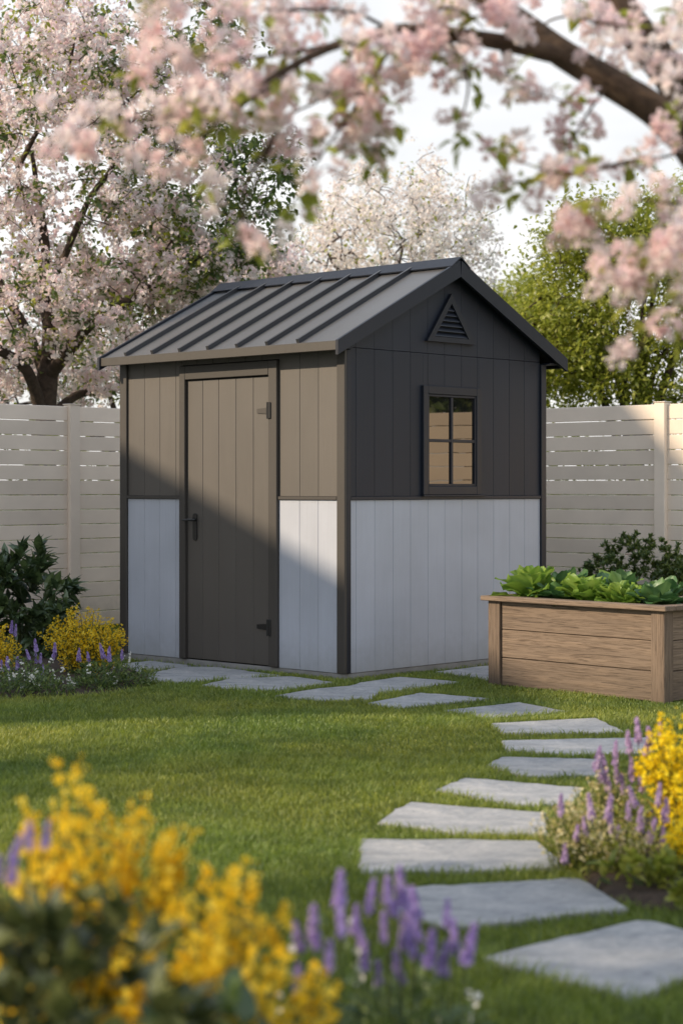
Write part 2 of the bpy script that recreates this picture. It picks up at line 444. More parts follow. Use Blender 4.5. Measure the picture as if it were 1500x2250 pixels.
def leaf_template(w=0.26, fold=0.10, droop=0.15):
    vs = np.array([(0, 0, 0), (-w, 0.38, fold), (0, 0.42, 0.02), (w, 0.38, fold), (-w * 0.72, 0.7, fold * 0.5 - droop * 0.3), (0, 0.72, -droop * 0.4), (w * 0.72, 0.7, fold * 0.5 - droop * 0.3), (0, 1.0, -droop)])
    t = np.array([(0, 2, 1), (0, 3, 2), (4, 5, 7), (5, 6, 7)]); q = np.array([(1, 2, 5, 4), (2, 3, 6, 5)])
    return vs, [t, q]


FL5 = flower_template(5)
FL4 = flower_template(4, 0.5, 0.4)
LEAF = leaf_template()
LEAFN = leaf_template(0.15, 0.06, 0.2)
LEAFM = leaf_template(0.19, 0.07, 0.28)
LEAFW = leaf_template(0.36, 0.10, 0.25)
BALL = flower_template(6, 0.9, 0.5)


def frames(nrm, rng):
    """rotation matrices whose z is nrm and y a random perpendicular direction"""
    nrm = nrm / (np.linalg.norm(nrm, axis=1)[:, None] + 1e-9)
    a = rng.normal(size=nrm.shape)
    y = a - nrm * (a * nrm).sum(1)[:, None]; y /= np.linalg.norm(y, axis=1)[:, None] + 1e-9
    x = np.cross(y, nrm)
    return np.stack([x, y, nrm], axis=2)


def dirframes(d, rng, upbias=1.0):
    """leaf frames: y along d, z as near to up as possible"""
    d = d / (np.linalg.norm(d, axis=1)[:, None] + 1e-9)
    up = np.array([0, 0, upbias]) + rng.normal(size=d.shape) * 0.35
    z = up - d * (up * d).sum(1)[:, None]; z /= np.linalg.norm(z, axis=1)[:, None] + 1e-9
    x = np.cross(d, z)
    return np.stack([x, d, z], axis=2)


def scatter(mb, tpl, pos, R, scale, rnd):
    vs, fs = tpl
    pts = np.einsum('nij,kj->nki', R, vs) * np.asarray(scale).reshape(-1, 1, 1) + pos[:, None, :]
    mb.bulk(pts, fs, rnd)


def unit(rng, n):
    a = rng.normal(size=(n, 3)); return a / np.linalg.norm(a, axis=1)[:, None]


# ------------------------------------------------------------------ world, sun, camera
SUN = np.array([-0.857, -0.212, 0.47]); SUN /= np.linalg.norm(SUN)
w = bpy.data.worlds.new('World'); S.world = w; w.use_nodes = True
nt = w.node_tree; nt.nodes.clear()
wo = N(nt, 'ShaderNodeOutputWorld'); bg = N(nt, 'ShaderNodeBackground', Strength=0.108); L(nt, bg.outputs[0], wo.inputs[0])
sky = N(nt, 'ShaderNodeTexSky', sky_type='NISHITA'); sky.sun_disc = False
sky.sun_elevation = math.asin(SUN[2]); sky.sun_rotation = math.atan2(SUN[0], SUN[1])
sky.air_density = 1.0; sky.dust_density = 1.5; sky.ozone_density = 1.0
tc = N(nt, 'ShaderNodeTexCoord'); mp = N(nt, 'ShaderNodeMapping'); mp.inputs['Scale'].default_value = (1.6, 1.6, 4.2)
mp.inputs['Location'].default_value = (0.35, 0.0, 0.2)
L(nt, tc.outputs['Generated'], mp.inputs[0])
cn = N(nt, 'ShaderNodeTexNoise', Scale=1.7, Detail=5.0, Roughness=0.5, Distortion=0.3); L(nt, mp.outputs[0], cn.inputs['Vector'])
cr = ramp(nt, [(0.36, (0.78, 0.78, 0.78)), (0.56, (1, 1, 1))]); L(nt, cn.outputs['Fac'], cr.inputs[0])
sepz = N(nt, 'ShaderNodeSeparateXYZ'); L(nt, tc.outputs['Generated'], sepz.inputs[0])
cc = ramp(nt, [(0.0, (10.6, 10.5, 10.2)), (0.25, (10.4, 10.45, 10.6)), (0.5, (7.6, 8.3, 9.4)), (1.0, (5.4, 6.4, 8.0))]); L(nt, sepz.outputs['Z'], cc.inputs[0])
L(nt, mixc(nt, cr.outputs[0], sky.outputs[0], cc.outputs[0]), bg.inputs[0])

sl = bpy.data.lights.new('sun', 'SUN'); sl.energy = 5.0; sl.angle = math.radians(1.0); sl.color = (1.0, 0.81, 0.58)
so = bpy.data.objects.new('sun', sl); COL.objects.link(so)
so.rotation_euler = V(tuple(SUN)).to_track_quat('Z', 'Y').to_euler(); so.location = (-8, -2, 10)

cam = bpy.data.cameras.new('camera'); co = bpy.data.objects.new('camera', cam); COL.objects.link(co)
co.location = (0, 0, H); co.rotation_euler = (math.radians(90), 0, 0)
cam.sensor_fit = 'HORIZONTAL'; cam.sensor_width = 36; cam.lens = F / 1500 * 36
cam.shift_y = -56 / 1500; cam.clip_end = 2000
cam.dof.use_dof = True; cam.dof.focus_distance = 12.2; cam.dof.aperture_fstop = 4.0
S.camera = co
S.view_settings.view_transform = 'Standard'; S.view_settings.look = 'None'; S.view_settings.exposure = 0

# ------------------------------------------------------------------ ground
mb = MB(); g = 60
xs = np.concatenate([[-400, -60], np.linspace(-12, 12, 25), [60, 400]])
ys = np.concatenate([[-300, -40], np.linspace(-4, 26, 31), [60, 600]])
vs = [(x, y, 0.0) for y in ys for x in xs]; nx = len(xs)
fs = [(j * nx + i, j * nx + i + 1, (j + 1) * nx + i + 1, (j + 1) * nx + i) for j in range(len(ys) - 1) for i in range(nx - 1)]
mb.add(vs, fs)
tag(mb.build('ground', M['ground']), kind='structure')

# ------------------------------------------------------------------ garden shed
Cx, Cy = 0.02, 11.784
A0 = math.atan2(0.7246, 0.6892)
SW, SL = 2.112, 2.234                                   # gable width (x), side length (y)
shed = empty('garden_shed', (Cx, Cy, 0), A0,
             'charcoal garden shed with pale grey lower panels and dark standing seam metal roof', 'shed')
RXY = np.array([0.6892, 0.7246]); LXY = np.array([-0.7246, 0.6891])


def shed_w(x, y): return np.array([Cx, Cy]) + RXY * x + LXY * y


EX, EZ, RZ = -0.125, 2.172, 2.768                       # eave and ridge of the roof surface
RX = SW / 2
SLOPE = (RZ - EZ) / (RX - EX)
roof_z = lambda x: EZ + SLOPE * (x - EX) if x <= RX else EZ + SLOPE * (2 * RX - EX - x)
mb = MB(); mb.box((0.012, 0.012, -0.05), (SW - 0.012, SL - 0.012, 0.043), 0.004); mb.build('plinth', M['concrete'], shed)
# solid core behind the boards (open inside the window opening)
mb = MB()
mb.box((0.030, 0.030, 0.044), (0.05, SL - 0.03, 2.13), 0.001)
mb.box((SW - 0.05, 0.030, 0.044), (SW - 0.03, SL - 0.03, 2.13), 0.001)
mb.box((0.052, SL - 0.05, 0.044), (SW - 0.052, SL - 0.03, 2.13), 0.001)
mb.box((0.052, 0.030, 0.044), (SW - 0.052, 0.05, 2.13), 0.001)
mb.build('wall_core', M['shadow_gap'], shed)

gx = [0.294, 0.472, 0.648, 0.824, 0.999, 1.178, 1.35, 1.526, 1.705, 1.877]
GX = [0.058, 0.116] + gx + [2.037, 2.056]
GAP = 0.0022
DADO = 1.172


def clip_board(mbx, x0, x1, z0, z1f, face, cuts=()):
    """one vertical board of the gable (face 'g', plane y=0) with a sloped top"""
    pts = [(x0, z0), (x1, z0)]
    if x0 < RX < x1: pts += [(x1, z1f(x1)), (RX, z1f(RX)), (x0, z1f(x0))]
    else: pts += [(x1, z1f(x1)), (x0, z1f(x0))]
    mbx.prism(pts, 1, 0.012, 0.030)


# gable: upper cladding in two lifts, with the window hole left out
WX0, WX1, WZ0, WZ1 = 0.775, 1.365, 1.21, 1.912
lo = MB(); up = MB(); gb = MB()
for a, b in zip(GX[:-1], GX[1:]):
    a += GAP / 2; b -= GAP / 2
    if b - a < 0.012: continue
    lo.box((a, 0.008, 0.045), (b, 0.029, DADO - 0.012), 0.0015)
    if a < WX1 and b > WX0:
        for (p, q) in ((a, min(b, WX0)), (max(a, WX1), b)):
            if q - p > 0.01: up.box((p, 0.010, DADO + 0.012), (q, 0.029, 2.144), 0.0015)
        p, q = max(a, WX0), min(b, WX1)
        if q - p > 0.01:
            up.box((p, 0.010, DADO + 0.012), (q, 0.029, WZ0), 0.0015)
            up.box((p, 0.010, WZ1), (q, 0.029, 2.144), 0.0015)
    else:
        up.box((a, 0.010, DADO + 0.012), (b, 0.029, 2.144), 0.0015)
    clip_board(gb, a, b, 2.1475, lambda x: roof_z(x) - 0.03, 'g')
up.build('gable_wall_cladding', M['dark'], shed)
gb.build('gable_cladding', M['dark'], shed)
tag(lo.build('lower_wall_panel', M['pale'], shed), 'pale grey lower boards below the window')
# front side (door side): plane x=0
FY = [0.068, 0.244, 0.415, 0.607]
FYL = [1.584, 1.642, 1.812, 1.98, 2.16]
lo2 = MB(); up2 = MB(); lo3 = MB()
for ys_, lom in ((FY, lo2), (FYL, lo3)):
    for a, b in zip(ys_[:-1], ys_[1:]):
        a += GAP / 2; b -= GAP / 2
        lom.box((0.008, a, 0.045), (0.029, b, DADO - 0.012), 0.0015)
        up2.box((0.010, a, DADO + 0.012), (0.029, b, 2.135), 0.0015)
yy = np.linspace(0.607, 1.584, 7)
for a, b in zip(yy[:-1], yy[1:]): up2.box((0.010, a + GAP / 2, 2.095), (0.029, b - GAP / 2, 2.135), 0.0015)
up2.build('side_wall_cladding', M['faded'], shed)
lo2.build('lower_wall_panel', M['pale'], shed); lo3.build('lower_wall_panel', M['pale'], shed)
# back and far side, plain boards
mb = MB()
for k in range(12):
    a = 0.06 + k * 0.166
    mb.box((a, SL - 0.03, 0.045), (a + 0.163, SL - 0.012, 2.13), 0.0015)
    a2 = 0.06 + k * 0.176
    mb.box((SW - 0.03, a2, 0.045), (SW - 0.012, a2 + 0.173, 2.13), 0.0015)
mb.prism([(0.06, 2.131), (SW - 0.06, 2.131), (SW - 0.06, roof_z(0.06) - 0.03), (RX, RZ - 0.03), (0.06, roof_z(0.06) - 0.03)], 1, SL - 0.03, SL - 0.012)
mb.build('rear_wall_cladding', M['dark'], shed)
# dado rails
mb = MB()
mb.box((0.057, -0.004, DADO - 0.011), (2.055, 0.028, DADO + 0.011), 0.002)
mb.build('dado_rail', M['trim'], shed)
for a, b in ((0.07, 0.605), (1.586, 2.162)):
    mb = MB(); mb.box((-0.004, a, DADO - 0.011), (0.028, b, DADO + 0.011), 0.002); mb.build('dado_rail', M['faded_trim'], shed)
# corner boards, the front one split into a lit-coloured and a dark piece
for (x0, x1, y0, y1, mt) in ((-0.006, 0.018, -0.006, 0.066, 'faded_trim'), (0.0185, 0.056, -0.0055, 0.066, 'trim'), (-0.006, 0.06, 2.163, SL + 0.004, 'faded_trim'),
                             (2.058, SW + 0.004, -0.006, 0.06, 'trim'), (SW - 0.056, SW + 0.004, SL - 0.06, SL + 0.004, 'trim')):
    mb = MB(); mb.box((x0, y0, 0.046), (x1, y1, 2.128), 0.003); mb.build('corner_board', M[mt], shed)

# door
DY0, DY1, DZ0, DZ1 = 0.692, 1.520, 0.052, 1.985
mb = MB()
mb.box((-0.014, 0.609, 0.048), (0.027, 0.689, 2.088), 0.003)
mb.box((-0.014, 1.524, 0.048), (0.027, 1.582, 2.088), 0.003)
mb.box((-0.0142, 0.690, 1.993), (0.027, 1.523, 2.0882), 0.003)
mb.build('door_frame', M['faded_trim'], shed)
door = MB()
DG = [0.692, 0.856, 1.026, 1.199, 1.361, 1.520]
for a, b in zip(DG[:-1], DG[1:]): door.box((0.010, a + 0.0011, DZ0), (0.0285, b - 0.0011, DZ1), 0.002)
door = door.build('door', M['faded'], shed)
mb = MB()
ang = np.linspace(0, math.pi, 9)
pl = [(1.436 + 0.021 * math.cos(a), 1.041 + 0.021 * math.sin(a)) for a in ang] + [(1.436 - 0.021 * math.cos(a), 0.893 - 0.021 * math.sin(a)) for a in ang]
mb.prism(pl, 0, 0.002, 0.0095)
mb.tube([(0.004, 1.436, 1.016), (-0.035, 1.436, 1.016)], 0.009, 10)
mb.tube([(-0.034, 1.392, 1.0165), (-0.036, 1.42, 1.017), (-0.037, 1.46, 1.0165), (-0.034, 1.522, 1.015)], [0.006, 0.0085, 0.0085, 0.0065], 8)
mb.build('door_handle', M['iron'], door, smooth=False)


def hinge(zc, mat_strap, nm):
    mb = MB()
    mb.prism([(0.815, zc - 0.014), (0.815, zc + 0.014), (0.705, zc + 0.022), (0.690, zc + 0.022), (0.690, zc - 0.022), (0.705, zc - 0.022)], 0, 0.003, 0.0098)
    s_ = mb.build(nm, mat_strap, door)
    mb = MB(); mb.box((-0.022, 0.660, zc - 0.055), (-0.0142, 0.690, zc + 0.055), 0.003)
    mb.tube([(-0.018, 0.690, zc - 0.055), (-0.018, 0.690, zc + 0.055)], 0.008, 8)
    mb.build('hinge_plate', M['iron'], s_)


hinge(1.755, M['faded_trim'], 'hinge'); hinge(0.308, M['iron'], 'hinge')

# window
win = MB()
T = 0.05
win.box((0.757, -0.013, 1.192), (0.757 + T, 0.030, 1.928), 0.003)
win.box((1.318, -0.013, 1.192), (1.318 + 0.052, 0.030, 1.928), 0.003)
win.box((0.757 + T, -0.0128, 1.872), (1.318, 0.030, 1.9278), 0.003)
win.box((0.757 + T, -0.0128, 1.1922), (1.318, 0.030, 1.250), 0.003)
win.box((0.748, -0.024, 1.180), (1.40, 0.012, 1.1905), 0.002)
win = win.build('window', M['trim'], shed)
mb = MB()
mb.box((0.8075, -0.006, 1.2505), (0.823, 0.022, 1.8715), 0.002); mb.box((1.302, -0.006, 1.2505), (1.3175, 0.022, 1.8715), 0.002)
mb.box((0.823, -0.0058, 1.856), (1.302, 0.022, 1.8713), 0.002); mb.box((0.823, -0.0058, 1.2507), (1.302, 0.022, 1.266), 0.002)
mb.build('sash', M['trim'], win)
mb = MB()
mb.box((1.052, -0.004, 1.266), (1.074, 0.018, 1.856), 0.002)
mb.box((0.823, -0.0036, 1.549), (1.0518, 0.0176, 1.569), 0.002); mb.box((1.0742, -0.0036, 1.549), (1.302, 0.0176, 1.569), 0.002)
mb.build('muntin', M['trim'], win)
mb = MB(); mb.box((0.823, 0.008, 1.266), (1.302, 0.012, 1.856), 0.0005); mb.build('glass', M['glass'], win)

# gable vent
vt = MB()
Va, Vb, Vc = np.array((1.045, 2.563)), np.array((0.792, 2.228)), np.array((1.304, 2.228))
ct = (Va + Vb + Vc) / 3
ins = [ct + (p - ct) * 0.70 for p in (Va, Vb, Vc)]
out_ = [Va, Vb, Vc]
for i in range(3):
    j = (i + 1) % 3
    vt.prism([out_[i], out_[j], ins[j], ins[i]], 1, -0.016, 0.0115)
vt = vt.build('gable_vent', M['trim'], shed)
mb = MB()
zb, zt = ins[1][1], ins[0][1]
for k in range(6):
    z0 = zb + 0.004 + k * (zt - zb) / 6.6
    tt = (z0 - zb) / (zt - zb)
    xa = ins[1][0] + (ins[0][0] - ins[1][0]) * (tt + 0.03); xb = ins[2][0] + (ins[0][0] - ins[2][0]) * (tt + 0.03)
    if xb - xa < 0.02: continue
    mb.add([(xa, -0.012, z0), (xb, -0.012, z0), (xb, 0.009, z0 + 0.03), (xa, 0.009, z0 + 0.03), (xa, -0.010, z0 + 0.006), (xb, -0.010, z0 + 0.006)],
           [(0, 1, 2, 3), (0, 1, 5, 4), (4, 5, 2, 3)])
mb.build('louvre', M['trim'], vt)
mb = MB(); mb.prism(ins, 1, 0.0095, 0.0112); mb.build('vent_backing', M['shadow_gap'], vt)

# roof
RY0, RY1 = -0.075, 2.30
Ln = math.hypot(RX - EX, RZ - EZ); ca, sa = (RX - EX) / Ln, (RZ - EZ) / Ln


def slope_pt(sd, u, n):     # sd -1 left/front slope, +1 right; u along the slope from the eave; n normal offset
    x = EX + ca * u - sa * n; z = EZ + sa * u + ca * n
    if sd > 0: x = 2 * RX - x
    return x, z


roof = empty('roof', (0, 0, 0)); roof.parent = shed
for sd in (-1, 1):
    mb = MB()
    q = [slope_pt(sd, u, n) for (u, n) in ((0, 0), (Ln, 0), (Ln, -0.022), (0, -0.022))]
    edges = np.concatenate([[RY0 + 0.012], 0.017 + 0.2885 * np.arange(1, 8), [RY1 - 0.012]])
    mb.prism([(p[0], p[1]) for p in q], 1, edges[0], edges[-1], rnd=0.5)
    pan = mb.build('roof_panel', M['roof'], roof)
    for y in edges[1:-1]:
        mb = MB()
        q = [slope_pt(sd, u, n) for (u, n) in ((0.01, 0.0005), (Ln - 0.05, 0.0005), (Ln - 0.05, 0.028), (0.012, 0.028))]
        mb.prism([(p[0], p[1]) for p in q], 1, y - 0.011, y + 0.011)
        mb.build('standing_seam', M['seam'], roof)
    # eave fascia
    mb = MB()
    x0, _ = slope_pt(sd, 0, 0)
    if sd < 0: mb.box((x0 - 0.016, RY0, EZ - 0.058), (x0 + 0.006, RY1, EZ + 0.003), 0.003)
    else: mb.box((x0 - 0.006, RY0, EZ - 0.066), (x0 + 0.016, RY1, EZ + 0.003), 0.003)
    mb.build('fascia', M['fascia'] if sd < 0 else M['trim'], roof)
    # soffit
    mb = MB()
    xs_ = (x0 + 0.0065, 0.02) if sd < 0 else (SW - 0.02, x0 - 0.0065)
    mb.box((xs_[0], RY0 + 0.02, 2.129), (xs_[1], RY1 - 0.02, 2.139), 0.001); mb.build('soffit', M['trim'], roof)
    # rake boards at both gable ends
    for (ya, yb) in ((RY0 - 0.012, RY0 + 0.011), (RY1 - 0.011, RY1 + 0.012)):
        mb = MB()
        q = [slope_pt(sd, u, n) for (u, n) in ((-0.022, 0.016), (Ln, 0.016))]
        dz = -0.108
        poly = [q[0], q[1], (RX, q[1][1] + dz), (q[0][0], q[0][1] + dz + 0.015)]
        if sd > 0: poly = poly[::-1]
        mb.prism(poly, 1, ya, yb)
        mb.build('rake_board', M['trim'], roof)
    # eave soffit strip under the gable overhang
    mb = MB()
    q = [slope_pt(sd, u, n) for (u, n) in ((0.02, -0.0225), (Ln, -0.0225), (Ln, -0.032), (0.02, -0.032))]
    mb.prism([(p[0], p[1]) for p in q], 1, RY0 + 0.012, 0.011); mb.build('gable_soffit', M['trim'], roof)
mb = MB()
for sd in (-1, 1):
    q = [slope_pt(sd, u, n) for (u, n) in ((Ln - 0.10, 0.020), (Ln + 0.012, 0.040), (Ln + 0.012, 0.030), (Ln - 0.10, 0.012))]
    q = [(p[0] if sd < 0 else max(p[0], RX), p[1]) for p in q]
    q = [(min(p[0], RX), p[1]) if sd < 0 else p for p in q]
    mb.prism(q, 1, RY0 - 0.016, RY1 + 0.016, rnd=0.5)
mb.build('ridge_cap', M['trim'], roof)

# ------------------------------------------------------------------ fences (two runs meeting behind the shed)
FCORNER = np.array([-0.166, 17.79])


def fence(name, start, d, n, label, first_post, pitch):
    """start: inner corner; d: unit direction away from the corner; posts every pitch"""
    rz = math.atan2(d[1], d[0])
    root = empty(name, (start[0], start[1], 0), rz, label, 'fence')
    side = -1 if n < 0 else 1
    Htop = 1.925
    posts = [first_post + k * pitch for k in range(-3, 6) if 0 < first_post + k * pitch < 9.5]
    prev = 0.06
    for k, p in enumerate(posts + [None]):
        endx = p - 0.052 if p is not None else min(prev + pitch - 0.1, 10)
        if endx - prev > 0.1:
            mb = MB()
            z = 0.06
            while z < 1.80:
                mb.box((prev, -0.010, z), (endx, 0.010, z + 0.1188), 0.003); z += 0.1245
            mb.box((prev, -0.0105, z), (endx, 0.0105, Htop), 0.004)
            mb.build('slat_panel', M['fence'], root)
        if p is None: break
        mb = MB(); mb.box((p - 0.052, -0.05, -0.05), (p + 0.052, 0.05, Htop + 0.012), 0.005)
        mb.box((p - 0.058, -0.056, Htop + 0.0125), (p + 0.058, 0.056, Htop + 0.022), 0.004)
        mb.build('post', M['fence'], root)
        prev = p + 0.052
    return root


dl = np.array([-0.689, -0.725]); dr = np.array([0.7246, -0.6891])
# distance from the corner of the post seen at pixel x: solve
def along(c, d, px):
    k = (px - PCX) / F
    return (k * c[1] - c[0]) / (d[0] - k * d[1])
pl_ = along(FCORNER, dl, 158); pr_ = along(FCORNER, dr, 1455)
fence('fence', FCORNER, dl, -1, 'beige horizontal slat fence left of the shed, in shade behind the dark shrub', pl_, 1.83)
fence('fence', FCORNER, dr, 1, 'beige horizontal slat fence right of the shed, behind the raised planter', pr_, 1.83)

# ------------------------------------------------------------------ stepping stones
STONES = [
    ([(1058, 2103), (1240, 2058), (1400, 2022), (1440, 2024), (1570, 2058), (1610, 2110), (1385, 2195), (1180, 2138)], 'nearest and largest grey stepping stone at the lower right corner of the lawn'),
    ([(880, 1950), (1275, 1930), (1382, 1995), (985, 2040), (870, 2005)], 'grey stepping stone behind the purple flower spikes, touching the bare soil'),
    ([(790, 1843), (1180, 1847), (1252, 1905), (960, 1916), (788, 1915)], 'long squared-off stepping stone, the one reaching furthest left in front of the lawn'),
    ([(900, 1762), (1200, 1786), (1205, 1834), (1000, 1828), (828, 1806)], 'grey stepping stone with pointed left end, beside the cream flower bush'),
    ([(1022, 1709), (1285, 1731), (1260, 1766), (1130, 1768), (955, 1735)], 'stepping stone with rounded left tip, ending at the top of the cream flower bush'),
    ([(1100, 1663), (1325, 1668), (1330, 1704), (1150, 1706), (1068, 1680)], 'narrow stepping stone ending behind the mauve flower spikes, sixth from the front'),
    ([(1100, 1627), (1430, 1620), (1440, 1655), (1255, 1659), (1108, 1645)], 'long thin stepping stone running behind the bright yellow bush tip'),
    ([(1072, 1590), (1308, 1577), (1372, 1608), (1105, 1611)], 'stepping stone in front of the wooden planter with a pointed right end'),
    ([(972, 1561), (1140, 1543), (1248, 1563), (1080, 1579)], 'diamond-shaped stepping stone by the left foot of the wooden planter'),
    ([(806, 1545), (925, 1522), (1075, 1534), (878, 1556)], 'thin stepping stone just right of the shed corner, surrounded by grass'),
    ([(790, 1500), (880, 1487), (1012, 1498), (830, 1523), (735, 1518)], 'paving slab touching the shed corner below the window wall'),
    ([(604, 1528), (700, 1512), (786, 1506), (832, 1525), (815, 1536), (700, 1538)], 'paving slab in front of the shed corner with a pointed left tip'),
    ([(442, 1505), (510, 1490), (640, 1486), (735, 1499), (612, 1517), (500, 1513)], 'paving slab along the shed wall below the door'),
    ([(325, 1480), (400, 1464), (480, 1466), (620, 1484), (500, 1491), (420, 1498), (330, 1497)], 'paving slab at the far left end of the shed wall, beside the flower bed'),
    ([(955, 1476), (1075, 1462), (1120, 1470), (1080, 1495)], 'paving slab half hidden behind the left post of the wooden planter'),
    ([(270, 1458), (330, 1452), (420, 1462), (380, 1467), (300, 1476)], 'small paving slab behind the white flowers at the left shed corner'),
]
polys = []
rng = np.random.default_rng(5)
for pts, lab in STONES:
    wp = np.array([G(x, y, 0.018)[:2] for x, y in pts])
    # rough up the outline
    out_p = []
    n = len(wp)
    for i in range(n):
        a, b = wp[i], wp[(i + 1) % n]
        m_ = max(2, int(np.linalg.norm(b - a) / 0.05))
        for k in range(m_):
            t_ = k / m_; p = a + (b - a) * t_
            out_p.append(p + rng.normal(size=2) * (0.004 if k else 0.002))
    c = np.mean(out_p, axis=0); out_p = np.array(out_p)
    if np.sum(out_p[:, 0] * np.roll(out_p[:, 1], -1) - out_p[:, 1] * np.roll(out_p[:, 0], -1)) < 0: out_p = out_p[::-1]
    polys.append(out_p)
    q = out_p - c
    nn = len(q)
    z_t = 0.018
    ring0 = np.c_[q, np.full(nn, -0.02)]; ring1 = np.c_[q, np.full(nn, z_t - 0.006)]
    ring2 = np.c_[q * 0.985, np.full(nn, z_t) + rng.normal(size=nn) * 0.0006]
    ring3 = np.c_[q * 0.55, np.full(nn, z_t + 0.001) + rng.normal(size=nn) * 0.001]
    vs = np.concatenate([ring0, ring1, ring2, ring3, [[0, 0, z_t + 0.001]]])
    fs = []
    for r_ in range(3):
        for i in range(nn):
            j = (i + 1) % nn
            fs.append((r_ * nn + i, r_ * nn + j, (r_ + 1) * nn + j, (r_ + 1) * nn + i))
    for i in range(nn): fs.append((3 * nn + i, 3 * nn + (i + 1) % nn, 4 * nn))
    mb = MB(); mb.add(vs, fs, random.Random(lab).random())
    o = mb.build('stepping_stone', M['stone'], None, loc=(c[0], c[1], 0))
    tag(o, lab, 'stepping stone', 'grey slate stepping stones across the lawn')

# ------------------------------------------------------------------ raised planter
B0 = np.array([0.915, 11.50]); Bd = np.array([0.925, -1.01]); BL = np.linalg.norm(Bd) + 0.0; Bd = Bd / BL
# local x: across (away from the camera, right), local y: along the front from the RIGHT end back to the left
bed_rz = math.atan2(Bd[0], -Bd[1])                   # local -y maps to Bd
bx_dir = np.array([math.cos(bed_rz), math.sin(bed_rz)])
BW, BH = 0.80, 0.535
bed = empty('raised_planter', (B0[0], B0[1], 0), bed_rz, 'brown weathered timber raised planter box holding leafy greens beside the shed', 'planter')


def bed_w(x, y): return B0 + bx_dir * x - Bd * (y)   # y negative = to the right


LY = -BL
for (x, y) in ((0, 0), (0, LY), (BW, 0), (BW, LY)):
    sx = 1 if x == 0 else -1; sy = -1 if y == 0 else 1
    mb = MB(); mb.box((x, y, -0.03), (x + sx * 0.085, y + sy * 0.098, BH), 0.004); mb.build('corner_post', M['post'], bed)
for k in range(3):
    z0 = 0.012 + k * 0.175; z1 = z0 + 0.171 if k < 2 else BH - 0.002
    for x0 in (0.018, BW - 0.045):
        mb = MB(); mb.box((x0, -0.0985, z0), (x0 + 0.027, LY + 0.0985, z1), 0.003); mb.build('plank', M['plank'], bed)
    for y0 in (-0.045, LY + 0.018):
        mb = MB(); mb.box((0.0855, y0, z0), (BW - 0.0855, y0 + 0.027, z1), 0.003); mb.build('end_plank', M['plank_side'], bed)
Rw = 0.10
for x0, x1 in ((-0.035, -0.035 + Rw), (BW + 0.035 - Rw, BW + 0.035)):
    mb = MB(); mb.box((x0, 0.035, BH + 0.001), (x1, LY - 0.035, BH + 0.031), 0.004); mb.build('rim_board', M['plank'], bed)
for y0, y1 in ((0.035, 0.035 - Rw), (LY - 0.035 + Rw, LY - 0.035)):
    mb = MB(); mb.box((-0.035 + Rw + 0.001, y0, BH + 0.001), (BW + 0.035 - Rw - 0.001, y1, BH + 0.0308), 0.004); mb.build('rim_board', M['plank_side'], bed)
mb = MB(); mb.box((0.046, LY + 0.046, 0.3), (BW - 0.046, -0.046, BH - 0.03), 0.01)
tag(mb.build('planter_soil', M['soil'], bed), kind='stuff')


# ---- leafy greens
def big_leaf(rng, length, width, curl, ruffle, nu=8, nv=7):
    """a broad leaf grid rising along +y and curling back; ruffled margin"""
    vs = []
    ph = rng.uniform(0, 6.28, 3)
    for i in range(nu + 1):
        u = i / nu
        a = u * curl
        y = length * (math.sin(a) / curl if curl > 0.05 else u); z = length * ((1 - math.cos(a)) / curl if curl > 0.05 else 0)
        t_ = min(1.0, u / 0.55); t_ = t_ * t_ * (3 - 2 * t_)
        wd = width * (0.18 + 0.82 * t_)
        if u > 0.6: wd *= math.sqrt(max(0.03, 1 - ((u - 0.6) / 0.405) ** 2))
        for j in range(nv + 1):
            v = j / nv * 2 - 1
            e = abs(v) ** 2
            rz = ruffle * e * (math.sin(9 * u + ph[0] + 2 * v) + 0.6 * math.sin(17 * u + ph[1])) + 0.12 * width * e
            vs.append((v * wd, y, -z + rz))
    fs = [(i * (nv + 1) + j, i * (nv + 1) + j + 1, (i + 1) * (nv + 1) + j + 1, (i + 1) * (nv + 1) + j) for i in range(nu) for j in range(nv)]
    return np.array(vs), fs


def rosette(rng, n, length, width, up0, up1, curl, ruffle):
    mb = MB()
    for k in range(n):
        f = k / (n - 1)
        el = math.radians(up0 + (up1 - up0) * f + rng.normal() * 7); az = k * 2.4 + rng.normal() * 0.25
        ln = length * rng.uniform(0.8, 1.1) * (1 - 0.25 * f); wd = width * rng.uniform(0.85, 1.1) * (1 - 0.2 * f)
        vs, fs = big_leaf(rng, ln, wd, curl * (1 - 0.55 * f) * rng.uniform(0.7, 1.2), ruffle)
        tw = Matrix.Rotation(az, 3, 'Z') @ Matrix.Rotation(el, 3, 'X') @ Matrix.Rotation(rng.normal() * 0.2, 3, 'Y')
        vs = (np.array(tw) @ vs.T).T + np.array([0, 0, 0.01])
        nv = 8
        base = rng.uniform(0.15, 0.6) + 0.3 * f
        mid = np.tile(np.abs(np.linspace(-1, 1, nv)), 9)
        mb.add(vs, fs, np.clip(base + 0.22 * (mid < 0.2) + 0.06 * np.sin(np.arange(len(vs)) * 1.7), 0, 1))
    return mb


